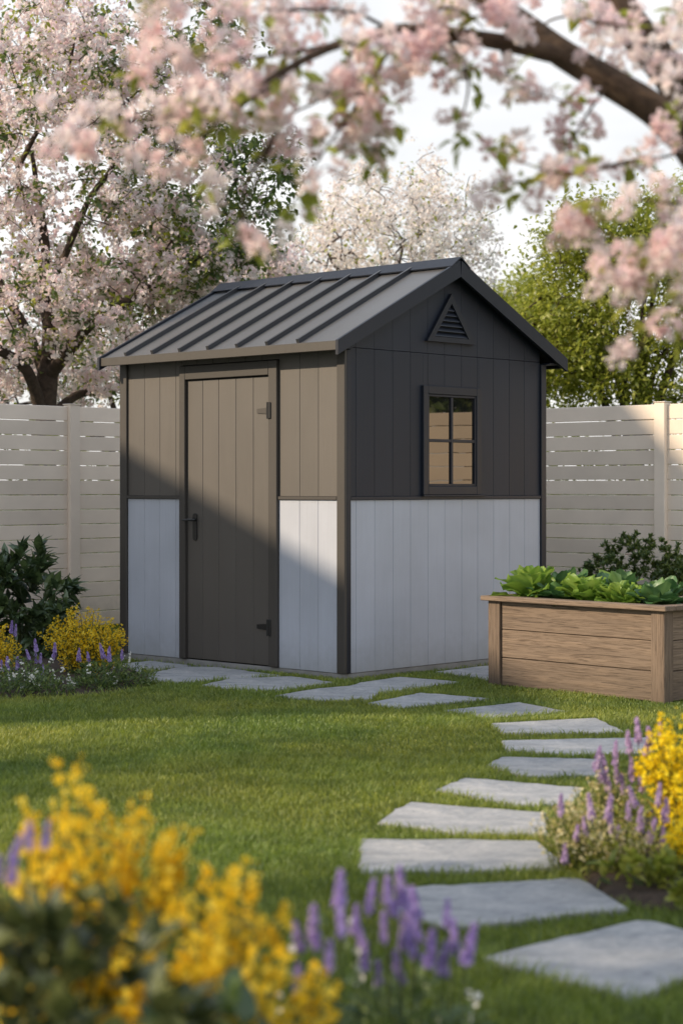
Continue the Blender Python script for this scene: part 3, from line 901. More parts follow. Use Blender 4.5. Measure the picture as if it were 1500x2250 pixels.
greens = [
    # place in the planter, kind, label, leaves, leaf length, half width, lowest / highest leaf angle, curl, ruffle
    (0.20, -0.16, 'lettuce', 'tall upright lettuce at the left end of the wooden planter', 20, 0.30, 0.068, 22, 86, 0.75, 0.012),
    (0.42, -0.24, 'spinach', 'dark green spinach plant right behind the tall lettuce', 18, 0.27, 0.070, 28, 82, 0.7, 0.007),
    (0.19, -0.38, 'spinach', 'dark low spinach between the tall lettuce and the pale round lettuce', 14, 0.20, 0.056, 25, 70, 0.9, 0.006),
    (0.20, -0.60, 'lettuce', 'pale round lettuce head in the middle of the wooden planter', 24, 0.24, 0.075, 22, 86, 0.6, 0.013),
    (0.44, -0.66, 'spinach', 'dark spinach plant behind the pale round lettuce', 16, 0.26, 0.068, 30, 82, 0.8, 0.007),
    (0.20, -0.88, 'lettuce', 'loose small-leaved lettuce right of the pale round head', 44, 0.20, 0.046, 18, 84, 0.6, 0.008),
    (0.44, -1.00, 'spinach', 'dark spinach plant at the back right of the planter', 16, 0.24, 0.065, 28, 80, 0.8, 0.007),
    (0.20, -1.14, 'spinach', 'dark leafy spinach at the right end of the planter', 18, 0.23, 0.062, 22, 80, 0.8, 0.007),
    (0.62, -0.45, 'lettuce', 'green lettuce at the back of the planter between two dark spinach plants', 17, 0.24, 0.06, 25, 82, 0.8, 0.010),
]
for i, (lx, ly, kind, lab, n_, ln, wd, u0, u1, cu, ru) in enumerate(greens):
    r_ = np.random.default_rng(100 + i); ln *= 1.12; wd *= 1.12; n_ = int(n_ * 1.25); ru *= 1.7; lx += 0.04; u0 += 6
    mbx = rosette(r_, n_, ln, wd, u0, u1, cu, ru)
    p = bed_w(lx, ly)
    o = mbx.build('lettuce_plant' if kind == 'lettuce' else 'spinach_plant', M[kind], None, smooth=True, loc=(p[0], p[1], BH - 0.035))
    tag(o, lab, kind, 'leafy greens in the planter')


# ------------------------------------------------------------------ trees
def polyline(pts, step):
    pts = np.asarray(pts, float); out = [pts[0]]
    # Catmull-Rom
    ext = np.concatenate([[2 * pts[0] - pts[1]], pts, [2 * pts[-1] - pts[-2]]])
    for i in range(1, len(ext) - 2):
        p0, p1, p2, p3 = ext[i - 1:i + 3]
        m_ = max(2, int(np.linalg.norm(p2 - p1) / step))
        for k in range(1, m_ + 1):
            t_ = k / m_
            out.append(0.5 * ((2 * p1) + (-p0 + p2) * t_ + (2 * p0 - 5 * p1 + 4 * p2 - p3) * t_ ** 2 + (-p0 + 3 * p1 - 3 * p2 + p3) * t_ ** 3))
    return np.array(out)


class Skeleton:
    def __init__(self):
        self.p = []; self.par = []; self.rmin = []

    def limb(self, pts, r0, r1, parent=-1, step=0.12):
        pl = polyline(pts, step)
        ids = []
        for k, q in enumerate(pl):
            if k == 0 and parent >= 0:
                ids.append(parent); continue
            self.p.append(np.array(q)); self.par.append(ids[-1] if ids else parent)
            self.rmin.append(r0 + (r1 - r0) * k / (len(pl) - 1)); ids.append(len(self.p) - 1)
        return ids

    def nearest(self, q):
        return int(np.argmin(np.linalg.norm(np.array(self.p) - q, axis=1)))

    def grow(self, targets, rng, step=0.14, sag=0.1, maxlen=9):
        tips = []
        buf = np.zeros((len(self.p) + 40 * len(targets), 3)); n = len(self.p); buf[:n] = np.array(self.p)
        d0 = np.array([np.min(np.linalg.norm(buf[:n] - t, axis=1)) for t in targets])
        for ti in np.argsort(d0):
            t = targets[ti]
            i = int(np.argmin(np.linalg.norm(buf[:n] - t, axis=1)))
            a = buf[i]; dist = np.linalg.norm(t - a)
            if dist < step * 0.6: tips.append(i); continue
            pd = a - buf[self.par[i]] if self.par[i] >= 0 else np.array([0, 0, 1.0])
            pd = pd / (np.linalg.norm(pd) + 1e-9)
            mid = a + (t - a) * 0.5 + pd * dist * 0.15 + rng.normal(size=3) * dist * 0.08
            m_ = max(2, int(dist / step)); prev = i
            for k in range(1, m_ + 1):
                u = k / m_
                q = (1 - u) ** 2 * a + 2 * u * (1 - u) * mid + u * u * t + rng.normal(size=3) * 0.008
                self.p.append(q); self.par.append(prev); self.rmin.append(0); buf[n] = q; prev = n; n += 1
            tips.append(prev)
        return tips

    def radii(self, r0=0.004, ex=2.3, scale=1.0):
        n = len(self.p); acc = np.zeros(n); r = np.zeros(n)
        for i in range(n - 1, -1, -1):
            r[i] = max(r0, acc[i] ** (1 / ex)) if acc[i] > 0 else r0
            r[i] = max(r[i] * 1.0, self.rmin[i])
            if self.par[i] >= 0: acc[self.par[i]] += (r[i] if self.rmin[i] == 0 else 0) ** ex
        return r

    def mesh(self, mb, r, lo=0.0, hi=9, n=7, main=None):
        ch = {}
        for i, p in enumerate(self.par):
            if p >= 0: ch.setdefault(p, []).append(i)
        done = set()
        starts = [i for i, p in enumerate(self.par) if p < 0]
        stack = [(None, s) for s in starts]
        while stack:
            par, s = stack.pop()
            chain = [s] if par is None else [par, s]
            cur = s
            while cur in ch:
                c = sorted(ch[cur], key=lambda k: -r[k])
                for o in c[1:]: stack.append((cur, o))
                chain.append(c[0]); cur = c[0]
            rr = [r[k] for k in chain]
            if par is not None: rr[0] = min(rr[0], rr[1] * 1.25)
            if max(rr) < lo: continue
            pts = np.array([self.p[k] for k in chain])
            mb.tube(pts, np.array(rr), n if max(rr) > 0.02 else (5 if max(rr) > 0.008 else 4), cap=False)


def ellipsoid(rng, c, rad, n, shell=0.0):
    d = unit(rng, n); u = rng.uniform(shell ** 3, 1, n) ** (1 / 3)
    return np.asarray(c) + d * u[:, None] * np.asarray(rad)


def blossoms(mb, rng, centres, k, rad, size, tpl=FL5, shade=None):
    """k flowers spread over a small ball at each centre"""
    n = len(centres)
    kk = rng.integers(max(1, k // 2), k + k // 2 + 1, n)
    idx = np.repeat(np.arange(n), kk)
    d = unit(rng, len(idx)); rr = rad * rng.uniform(0.55, 1.05, len(idx))
    pos = centres[idx] + d * rr[:, None]
    base = rng.uniform(0.15, 0.85, n)[idx]
    scatter(mb, tpl, pos, frames(d + rng.normal(size=d.shape) * 0.35, rng), size * rng.uniform(0.75, 1.2, len(idx)), np.clip(base + rng.normal(size=len(idx)) * 0.2, 0, 1))


def leaves(mb, rng, centres, k, spread, size, tpl=LEAF, droop=-0.3):
    n = len(centres)
    idx = np.repeat(np.arange(n), k)
    pos = centres[idx] + rng.normal(size=(len(idx), 3)) * spread
    d = rng.normal(size=(len(idx), 3)); d[:, 2] = d[:, 2] * 0.6 + droop
    base = rng.uniform(0, 1, n)[idx]
    scatter(mb, tpl, pos, dirframes(d, rng), size * rng.uniform(0.6, 1.25, len(idx)), np.clip(0.6 * base + 0.4 * rng.uniform(0, 1, len(idx)), 0, 1))


def twig_points(sk, r, rmax=0.012):
    return np.array([sk.p[i] for i in range(len(sk.p)) if r[i] <= rmax])


# --- large cherry tree behind the left fence
rng = np.random.default_rng(11)
TY = 18.6
tr = P(97, 890, TY); bx, by = tr[0], tr[1]
root = empty('cherry_tree', (0, 0, 0), 0, 'large pink cherry tree with dark trunk behind the left fence', 'tree')
sk = Skeleton()
trunk = sk.limb([(bx + 0.02, by, -0.1), (bx, by, 0.9), (bx, by, 1.9), (bx + 0.03, by + 0.02, 2.35)], 0.17, 0.115)
fk = trunk[-1]; fk2 = trunk[-4]
def Q(px, py, dy=0.0): return P(px, py, TY + dy)
l1 = sk.limb([sk.p[fk], Q(108, 720, .1), Q(95, 640, .2), Q(100, 540, .2), Q(85, 440, .3), Q(70, 330, .3)], 0.085, 0.02, fk)
l2 = sk.limb([sk.p[fk], Q(150, 770, -.2), Q(205, 705, -.4), Q(275, 665, -.5), Q(380, 600, -.6), Q(470, 540, -.6)], 0.075, 0.02, fk)
l3 = sk.limb([sk.p[fk2], Q(60, 815, -.3), Q(0, 770, -.4), Q(-110, 700, -.5), Q(-240, 600, -.4)], 0.07, 0.025, fk2)
l4 = sk.limb([sk.p[fk], Q(60, 730, .5), Q(10, 640, .8), Q(-60, 500, 1.0), Q(-90, 350, 1.0)], 0.07, 0.02, fk)
l5 = sk.limb([sk.p[l1[6]], Q(160, 520, -.2), Q(200, 430, -.3), Q(245, 370, -.2), Q(300, 250, -.1)], 0.045, 0.015, l1[6])
l6 = sk.limb([sk.p[l2[8]], Q(330, 640, .3), Q(400, 500, .5), Q(430, 440, .6), Q(500, 320, .7)], 0.045, 0.015, l2[8])
l7 = sk.limb([sk.p[l1[10]], Q(40, 400, .3), Q(60, 330, .2), Q(140, 180, .2), Q(170, 60, .2)], 0.04, 0.012, l1[10])
l8 = sk.limb([sk.p[fk2], Q(170, 868, .6), Q(260, 850, 1.0), Q(340, 800, 1.3)], 0.06, 0.02, fk2)
tg = np.concatenate([
    ellipsoid(rng, Q(130, 330), (1.45, 1.7, 1.7), 330, 0.35),
    ellipsoid(rng, Q(440, 440, -.1), (1.0, 1.3, 1.15), 240, 0.3),
    ellipsoid(rng, Q(-150, 480), (1.3, 1.6, 1.7), 150, 0.3),
    ellipsoid(rng, Q(280, 110), (1.4, 1.4, 0.9), 160, 0.3),
    ellipsoid(rng, Q(90, 680, -.2), (1.2, 1.4, 0.55), 130, 0.2),
    ellipsoid(rng, Q(420, 600, -.2), (0.75, 1.0, 0.45), 90, 0.2),
    ellipsoid(rng, Q(230, 820, .9), (0.9, 0.6, 0.3), 50, 0.1),
    ellipsoid(rng, Q(-10, 830, .5), (0.5, 0.6, 0.25), 24, 0.1)])
tips = sk.grow(tg, rng)
r = sk.radii(0.0036)
mb = MB(); sk.mesh(mb, r, n=9)
mb.build('trunk', M['bark'], root, smooth=True)
tw = twig_points(sk, r, 0.011)
# right part of the crown is leafier
px_ = PCX + tw[:, 0] / tw[:, 1] * F; pz_ = HY - (tw[:, 2] - H) / tw[:, 1] * F
leafy = np.clip((px_ - 260) / 330, 0, 1) * np.clip((760 - pz_) / 150, 0, 1)
dens = rng.uniform(0, 1, len(tw))
fl = tw[dens > 0.62 * leafy + 0.04]
mb = MB()
cl = fl[rng.integers(0, len(fl), 3900)] + rng.normal(size=(3900, 3)) * 0.08
blossoms(mb, rng, cl, 15, 0.062, 0.0215)
mb.build('blossoms', M['petal'], root)
mb = MB()
lf = tw[rng.uniform(0, 1, len(tw)) < 0.22 + 0.6 * leafy]
leaves(mb, rng, lf[rng.integers(0, len(lf), 2100)], 5, 0.07, 0.085)
mb.build('leaves', M['leaf'], root)
mb = MB(); leaves(mb, rng, tw[rng.integers(0, len(tw), 1500)], 4, 0.08, 0.07)
mb.build('young_leaves', M['leaf_yellow'], root)

# --- pale far cherry behind the shed roof
def bushy_tree(name, label, base, targets, trunk_h, trunk_r, rng, bark, kinds, limbs=5, group=None, tr0=0.005):
    rt = empty(name, (0, 0, 0), 0, label, 'tree', group)
    sk = Skeleton()
    b = np.array([base[0], base[1], -0.1])
    c = targets.mean(axis=0)
    tk = sk.limb([b, b + (0.02, 0, trunk_h * 0.5 + 0.1), b + (0, 0.02, trunk_h + 0.1)], trunk_r, trunk_r * 0.7)
    top = tk[-1]
    for k in range(limbs):
        t_ = targets[rng.integers(len(targets))]
        a = sk.p[top]
        mid = a + (t_ - a) * 0.45 + np.array([0, 0, 0.18]) * np.linalg.norm(t_ - a)
        sk.limb([a, mid, a + (t_ - a) * 0.8], trunk_r * 0.55, trunk_r * 0.15, top)
    sk.grow(targets, rng, step=0.2)
    r = sk.radii(tr0)
    mb = MB(); sk.mesh(mb, r, n=7); mb.build('trunk', bark, rt, smooth=True)
    tw = twig_points(sk, r, tr0 * 2.6)
    for (nm, mat, fn) in kinds:
        mb = MB(); fn(mb, tw); mb.build(nm, mat, rt)
    return rt


rng = np.random.default_rng(21)
Yp = 27.0
tg = np.concatenate([ellipsoid(rng, P(850, 500, Yp), (1.15, 1.2, 0.95), 240, 0.2),
                     ellipsoid(rng, P(700, 590, Yp), (0.9, 1.0, 0.6), 90, 0.2),
                     ellipsoid(rng, P(1000, 540, Yp), (0.7, 0.9, 0.65), 110, 0.2),
                     ellipsoid(rng, P(880, 640, Yp), (1.6, 1.0, 0.7), 100, 0.2), ellipsoid(rng, P(890, 500, Yp), (1.65, 1.2, 1.2), 110, 0.6)])
bushy_tree('pale_cherry_tree', 'pale whitish blossom tree rising far behind the shed roof', (P(850, 600, Yp)[0], Yp), tg, 1.6, 0.12, rng, M['bark'],
           [('blossoms', M['petal_far'], lambda mb, tw: blossoms(mb, rng, tw[rng.integers(0, len(tw), 1750)] + rng.normal(size=(1750, 3)) * 0.08, 8, 0.085, 0.025)),
            ('leaves', M['leaf_yellow'], lambda mb, tw: leaves(mb, rng, tw[rng.integers(0, len(tw), 380)], 3, 0.08, 0.075))], limbs=6)

# --- yellow-green tree behind the right fence
rng = np.random.default_rng(31)
Yg = 22.5
tg = np.concatenate([ellipsoid(rng, P(1420, 660, Yg), (1.35, 1.3, 1.1), 300, 0.25),
                     ellipsoid(rng, P(1250, 590, Yg), (0.55, 0.6, 0.65), 90, 0.2), ellipsoid(rng, P(1190, 760, Yg - .2), (0.62, 0.7, 0.65), 120, 0.1), ellipsoid(rng, P(1480, 480, Yg), (0.7, 0.7, 0.45), 70, 0.2), ellipsoid(rng, P(1320, 850, Yg), (1.3, 0.6, 0.35), 90, 0.1),
                     ellipsoid(rng, P(1330, 520, Yg), (0.75, 0.9, 0.55), 110, 0.2),
                     ellipsoid(rng, P(1620, 600, Yg), (1.2, 1.4, 1.4), 160, 0.3),
                     ellipsoid(rng, P(1280, 740, Yg - .3), (0.75, 0.9, 0.55), 110, 0.1),
                     ellipsoid(rng, P(1420, 840, Yg - .3), (1.0, 0.8, 0.35), 70, 0.1)])
bushy_tree('green_tree', 'yellow-green leafy tree standing behind the right fence', (P(1390, 800, Yg)[0], Yg), tg, 1.3, 0.13, rng, M['bark'],
           [('leaves', M['leaf_yellow'], lambda mb, tw: leaves(mb, rng, tw[rng.integers(0, len(tw), 5600)], 6, 0.12, 0.08))], limbs=8)
# second, farther tree with pale blue-green crown seen in the gap right of the shed
rng = np.random.default_rng(33)
Yh = 30.0
tg = np.concatenate([ellipsoid(rng, P(1130, 720, Yh), (0.75, 1.0, 0.75), 150, 0.2), ellipsoid(rng, P(1230, 790, Yh), (0.9, 1.0, 0.6), 90, 0.2), ellipsoid(rng, P(1140, 690, Yh), (0.75, 0.8, 0.7), 110, 0.3)])
bushy_tree('far_tree', 'faint small-leaved tree just right of the shed roof edge', (P(1150, 800, Yh)[0], Yh), tg, 1.5, 0.11, rng, M['bark'],
           [('leaves', M['leaf_yellow'], lambda mb, tw: leaves(mb, rng, tw[rng.integers(0, len(tw), 2600)], 5, 0.13, 0.085)),
            ('blossoms', M['petal_far'], lambda mb, tw: blossoms(mb, rng, tw[rng.integers(0, len(tw), 260)], 6, 0.09, 0.026))], limbs=6)
# pink tree low behind the big cherry and the roof
rng = np.random.default_rng(35)
Yi = 25.0
tg = np.concatenate([ellipsoid(rng, P(330, 700, Yi), (1.6, 1.0, 1.0), 170, 0.2), ellipsoid(rng, P(560, 610, Yi), (0.8, 1.0, 0.5), 90, 0.2), ellipsoid(rng, P(60, 780, Yi), (1.6, 1.0, 0.8), 110, 0.2)])
bushy_tree('pink_cherry_tree', 'smaller pink blossom tree filling the gap between the left fence and the shed roof', (P(300, 800, Yi)[0], Yi), tg, 1.2, 0.12, rng, M['bark'],
           [('blossoms', M['petal'], lambda mb, tw: blossoms(mb, rng, tw[rng.integers(0, len(tw), 1700)] + rng.normal(size=(1700, 3)) * 0.1, 9, 0.08, 0.03)),
            ('leaves', M['leaf'], lambda mb, tw: leaves(mb, rng, tw[rng.integers(0, len(tw), 900)], 5, 0.1, 0.09))], limbs=6)

# hedge behind both fences: shows through the slat gaps
rng = np.random.default_rng(41)
for (lab, c0, d_, n_) in (('yellow-green hedge glimpsed through the slats of the left fence', FCORNER + np.array([-0.2, 1.0]), dl, 1), ('yellow-green hedge glimpsed through the slats of the right fence', FCORNER + np.array([0.2, 1.0]), dr, 1)):
    mb = MB()
    k = 3600
    s_ = rng.uniform(0, 7.5, k); z = rng.uniform(0.05, 1.72, k)
    pos = np.c_[c0[0] + d_[0] * s_, c0[1] + d_[1] * s_, z] + rng.normal(size=(k, 3)) * (0.14, 0.14, 0.05)
    leaves(mb, rng, pos, 2, 0.06, 0.11)
    o = mb.build('hedge', M['leaf_near'], None)
    tag(o, lab, 'hedge')
# tall tree beyond the end of the right fence (mirrored in the window)
rng = np.random.default_rng(43)
tg = ellipsoid(rng, (8.2, 13.6, 3.2), (1.8, 2.0, 1.5), 260, 0.3)
bushy_tree('green_tree', 'dark green tree beyond the right end of the fence, mirrored in the shed window', (8.2, 13.6), tg, 1.5, 0.14, rng, M['bark'],
           [('leaves', M['leaf'], lambda mb, tw: leaves(mb, rng, tw[rng.integers(0, len(tw), 2200)], 5, 0.13, 0.16))], limbs=7)

# unseen tree added on the left to throw thin shade over the front lawn
rng = np.random.default_rng(47)
tg = ellipsoid(rng, (-5.8, 3.4, 3.35), (1.1, 0.95, 1.0), 150, 0.2)
bushy_tree('green_tree', 'slender garden tree left of the camera, outside the picture', (-5.8, 3.4), tg, 1.7, 0.10, rng, M['bark'],
           [('leaves', M['leaf'], lambda mb, tw: leaves(mb, rng, tw[rng.integers(0, len(tw), 1500)], 4, 0.10, 0.10))], limbs=6)

rng = np.random.default_rng(48)  # unseen tree, added to break up the shade edge across the lawn
tg = ellipsoid(rng, (-7.6, 6.5, 4.3), (0.9, 1.15, 1.3), 150, 0.15)
bushy_tree('green_tree', 'airy garden tree beside the neighbouring house, outside the picture', (-7.6, 6.7), tg, 2.2, 0.09, rng, M['bark'],
           [('leaves', M['leaf'], lambda mb, tw: leaves(mb, rng, tw[rng.integers(0, len(tw), 680)], 4, 0.12, 0.10))], limbs=5)

# ------------------------------------------------------------------ near cherry tree: trunk to the right, boughs overhead
rng = np.random.default_rng(51)
YN = 4.7
near = empty('cherry_tree', (0, 0, 0), 0, 'near blossoming cherry tree whose thick boughs arch in from the upper right', 'tree')
sk = Skeleton()
base = P(1560, 700, YN)
tk = sk.limb([(1.42, 4.85, -0.1), (1.36, 4.8, 0.8), (1.18, 4.75, 1.55), P(1580, 420, YN)], 0.13, 0.062, step=0.08)
e0 = tk[-1]
def W(px, py, dy=0.0): return P(px, py, YN + dy)
a1 = sk.limb([sk.p[e0], W(1500, 300), W(1430, 235), W(1340, 180), W(1240, 120), W(1150, 55), W(1060, -10), W(960, -90)], 0.048, 0.030, e0, 0.04)
ib = int(np.argmin([np.linalg.norm(sk.p[k] - W(1255, 130)) for k in a1]))
a2 = sk.limb([sk.p[a1[ib]], W(1200, 113, -.03), W(1130, 97, -.06), W(1030, 80, -.1), W(930, 66, -.1), W(860, 66, -.12), W(790, 82, -.15), W(720, 105, -.2), W(640, 145, -.25), W(560, 190, -.3)], 0.027, 0.007, a1[ib], 0.04)
a3 = sk.limb([sk.p[tk[-4]], W(1560, 330, .25), W(1500, 205, .25), W(1435, 115, .2), W(1375, 40, .2), W(1330, -50, .2)], 0.06, 0.048, tk[-4], 0.04)
sprays = [
    # pixel path of a flowering spray, thickness of the flower mass in px, flower balls, leaves
    ([(640, 145), (560, 215), (470, 235), (360, 250), (240, 265), (130, 280)], 34, 46, 9, -.3),
    ([(560, 215), (480, 270), (425, 330), (395, 385)], 36, 30, 8, -.3),
    ([(720, 105), (600, 120), (480, 130), (380, 120), (330, 180)], 42, 42, 8, -.25),
    ([(860, 66), (760, 20), (620, 20), (480, 15), (300, 10)], 44, 62, 8, -.2),
    ([(1000, 75), (960, 120), (900, 140), (820, 170), (780, 220)], 34, 36, 7, -.15),
    ([(930, 66), (940, 30), (1000, 20), (1060, 60)], 38, 34, 5, -.1),
    ([(760, 95), (720, 200), (640, 250), (580, 290)], 36, 30, 6, -.25),
    ([(860, 66), (850, 120), (760, 250), (690, 380), (630, 470)], 32, 30, 9, -.3),
    ([(780, 220), (830, 310), (800, 330)], 22, 9, 8, -.25),
    ([(1000, 75), (1030, 170), (1010, 280)], 20, 10, 6, -.15),
    ([(1090, 95), (1110, 160), (1150, 200), (1230, 222), (1275, 240)], 22, 13, 4, -.1),
    ([(1500, 300), (1480, 340), (1380, 360), (1290, 380), (1190, 395), (1100, 400)], 24, 16, 7, -.15),
    ([(1380, 360), (1260, 385), (1160, 360), (1080, 320)], 20, 14, 5, -.2),
    ([(1340, 185), (1290, 250), (1250, 320), (1240, 330)], 18, 8, 3, -.1),
    ([(1580, 420), (1500, 450), (1420, 440), (1360, 430)], 30, 16, 4, -.2),
    ([(1580, 440), (1500, 520), (1400, 540), (1300, 500), (1240, 505)], 36, 38, 5, -.3),
    ([(1500, 520), (1440, 580), (1370, 600), (1330, 580)], 30, 22, 4, -.35),
    ([(1560, 560), (1500, 620), (1440, 700), (1400, 780)], 16, 12, 5, -.35),
    ([(1440, 700), (1380, 740), (1345, 752)], 8, 4, 1, -.35),
    ([(1560, 560), (1500, 720), (1490, 740)], 14, 7, 4, -.35),
    ([(1240, 120), (1200, 60), (1260, 30), (1340, 60)], 40, 22, 3, .1),
    ([(1375, 40), (1420, 60), (1480, 80), (1520, 140)], 44, 26, 3, -.1),
    ([(1500, 205), (1480, 260), (1460, 320), (1440, 290)], 18, 9, 2, -.25),
    ([(1340, 180), (1320, 130), (1330, 80)], 26, 9, 2, .12),
    ([(560, 215), (540, 400), (530, 530), (560, 550)], 10, 0, 0, -.3),
    ([(600, 330), (540, 460), (525, 530), (560, 548)], 14, 6, 4, -.32),
]
balls = []; lfp = []
for (path, th, nb, nl, dy) in sprays:
    j = sk.nearest(W(path[0][0], path[0][1], dy * 0.5))
    pts = [sk.p[j]] + [W(x + rng.normal() * 4, y + rng.normal() * 4, dy + rng.normal() * 0.08) for x, y in path[1:]]
    ids = sk.limb(pts, 0.0055, 0.0018, j, 0.03)
    pp = np.array([sk.p[k] for k in ids])
    sc_ = (YN + dy) / F
    m0 = int(len(pp) * 0.22)
    for k in range(int(nb * 0.68)):
        q = pp[rng.integers(m0, len(pp))] + rng.normal(size=3) * np.array([th, th * 1.2, th]) * sc_
        balls.append(q)
    for k in range(nl):
        lfp.append(pp[rng.integers(m0, len(pp))] + rng.normal(size=3) * th * sc_ * 0.8)
r = np.array([max(0.0018, x) for x in sk.rmin])
# short flower stalks join the balls to the twigs
tips = sk.grow(np.array(balls), rng, step=0.03)
r = np.concatenate([r, np.full(len(sk.p) - len(r), 0.0014)])
mb = MB(); sk.mesh(mb, r, n=10)
mb.build('trunk', M['bark_near'], near, smooth=True)
balls = np.array(balls)
mb = MB(); PET = leaf_template(0.42, 0.16, -0.12)
k = 34
idx = np.repeat(np.arange(len(balls)), k)
brad = rng.uniform(0.018, 0.039, len(balls))
d = unit(rng, len(idx))
pos = balls[idx] + d * (brad[idx] * rng.uniform(0.25, 0.75, len(idx)))[:, None]
dirs = d + rng.normal(size=d.shape) * 0.55
scatter(mb, PET, pos, dirframes(dirs, rng), brad[idx] * rng.uniform(0.55, 0.85, len(idx)), np.clip(rng.uniform(0.1, 0.9, len(balls))[idx] + rng.normal(size=len(idx)) * 0.15, 0, 1))
mb.build('blossoms', M['petal_near'], near)
mb = MB(); leaves(mb, rng, np.array(lfp), 4, 0.014, 0.052, LEAF, -0.35)
mb.build('leaves', M['leaf_near'], near)


# ------------------------------------------------------------------ flowering plants
def flower_bush(name, label, cat, base, w, hgt, nstem, mats, rng, floret=0.008, per=26, spire=0.45, lean=0.9, leaf_n=14, leaf_size=0.03, tpl=FL4, group=None, depth=None, top_only=0.5, leaf_tpl=LEAFN, cluster=0.012, leaf_low=0.05):
    """clump of stems from one root; the upper part of each stem carries small flowers"""
    rt = empty(name, (base[0], base[1], 0), 0, label, cat, group)
    depth = depth or w
    st = MB(); fl = MB(); lf = MB()
    FP, LP, LD = [], [], []
    for k in range(nstem):
        a = rng.uniform(0, 2 * math.pi); q = math.sqrt(rng.uniform(0, 1))
        tx, ty = q * math.cos(a) * w, q * math.sin(a) * depth
        th = hgt * (1 - 0.42 * q * q) * rng.uniform(0.78, 1.1)
        b = np.array([tx * 0.35 + rng.normal() * 0.02, ty * 0.35 + rng.normal() * 0.02, -0.01])
        tp = np.array([tx, ty, th])
        mid = b * 0.5 + tp * 0.5 + np.array([-tx * 0.12, -ty * 0.12, th * 0.10]) + rng.normal(size=3) * 0.01
        pl = polyline([b, mid, tp], hgt / 7)
        st.tube(pl, np.linspace(0.0022, 0.0011, len(pl)), 4, cap=False)
        # flowers
        u = 1 - spire * rng.uniform(0, 1, per) ** 1.2
        ii = np.clip(u * (len(pl) - 1), 0, len(pl) - 1.001); i0 = ii.astype(int); fr = (ii - i0)[:, None]
        c = pl[i0] * (1 - fr) + pl[i0 + 1] * fr
        FP.append(c + rng.normal(size=c.shape) * cluster * (1.2 - 0.7 * u[:, None] ** 3))
        u = rng.uniform(leaf_low, 0.92, leaf_n); ii = u * (len(pl) - 1.01); i0 = ii.astype(int); fr = (ii - i0)[:, None]
        c = pl[i0] * (1 - fr) + pl[i0 + 1] * fr
        LP.append(c); dd = rng.normal(size=c.shape); dd[:, 2] = np.abs(dd[:, 2]) * 0.6 + 0.25; LD.append(dd)
    st.build('stems', M['stem'], rt)
    LP = np.concatenate(LP); LD = np.concatenate(LD)
    scatter(lf, leaf_tpl, LP, dirframes(LD, rng), leaf_size * rng.uniform(0.6, 1.3, len(LP)), rng.uniform(0, 1, len(LP)))
    lf.build('leaves', mats[0], rt)
    if per:
        FP = np.concatenate(FP)
        nr = rng.normal(size=FP.shape); nr[:, 2] = np.abs(nr[:, 2]) + 0.2; nr[:, 1] -= 0.4
        scatter(fl, tpl, FP, frames(nr, rng), floret * rng.uniform(0.7, 1.25, len(FP)), rng.uniform(0, 1, len(FP)))
        fl.build('flowers', mats[1], rt)
    return rt


SPIKES = {}


def spike_mesh(key, mat, rng, ln=0.075, rad=0.011, fs=0.010):
    mb = MB(); n = 46
    t_ = rng.uniform(0, 1, n); a = rng.uniform(0, 6.283, n)
    prof = rad * (1 - 0.75 * t_ ** 1.6)
    d = np.c_[np.cos(a), np.sin(a), np.full(n, 0.35)]
    pos = np.c_[np.cos(a) * prof * 0.6, np.sin(a) * prof * 0.6, t_ * ln]
    scatter(mb, FL4, pos, frames(d, rng), fs * (1.15 - 0.5 * t_), np.clip(rng.uniform(0, 1, n), 0, 1))
    mb.tube([(0, 0, -0.01), (0, 0, ln)], rad * 0.35, 5, rnd=0.1)
    o = mb.build('flower_spike', mat, None)
    SPIKES[key] = o.data
    bpy.data.objects.remove(o)


def spike_plant(name, label, base, spikes, mats, rng, key, group, h_leaf=0.14, spread=0.12, nleaf=160, scale=1.0, cat='flower', leaf_size=0.04):
    """leafy clump with separate flower spikes at the given world points (bottom of each spike)"""
    rt = empty(name, (base[0], base[1], 0), 0, label, cat, group)
    st = MB(); lf = MB(); b0 = np.array([base[0], base[1], 0])
    for q in spikes:
        q = np.asarray(q) - b0
        b = np.array([q[0] * 0.5 + rng.normal() * 0.02, q[1] * 0.5 + rng.normal() * 0.02, -0.01])
        st.tube(polyline([b, (b + q) / 2 + rng.normal(size=3) * 0.008, q], 0.06), 0.0017, 4, cap=False)
        me = SPIKES[key + str(rng.integers(3))]
        o = bpy.data.objects.new('flower_spike', me); COL.objects.link(o); o.parent = rt
        o.location = q; o.rotation_euler = (rng.normal() * 0.13, rng.normal() * 0.13, rng.uniform(0, 6)); s_ = scale * rng.uniform(0.8, 1.2); o.scale = (s_, s_, s_ * rng.uniform(0.85, 1.15))
    st.build('stems', M['stem'], rt)
    n = nleaf
    a = rng.uniform(0, 6.283, n); q = np.sqrt(rng.uniform(0, 1, n)) * spread
    pos = np.c_[np.cos(a) * q, np.sin(a) * q, rng.uniform(0.01, 1, n) * h_leaf * (1 - 0.5 * (q / spread) ** 2)]
    d = np.c_[np.cos(a), np.sin(a), rng.uniform(0.1, 1.2, n)] + rng.normal(size=(n, 3)) * 0.5
    scatter(lf, LEAFN, pos, dirframes(d, rng), leaf_size * rng.uniform(0.6, 1.4, n), rng.uniform(0, 1, n))
    lf.build('leaves', mats[0], rt)
    return rt


rng = np.random.default_rng(61)
for i in range(3):
    spike_mesh('p%d' % i, M['purple'], rng); spike_mesh('m%d' % i, M['mauve'], rng)


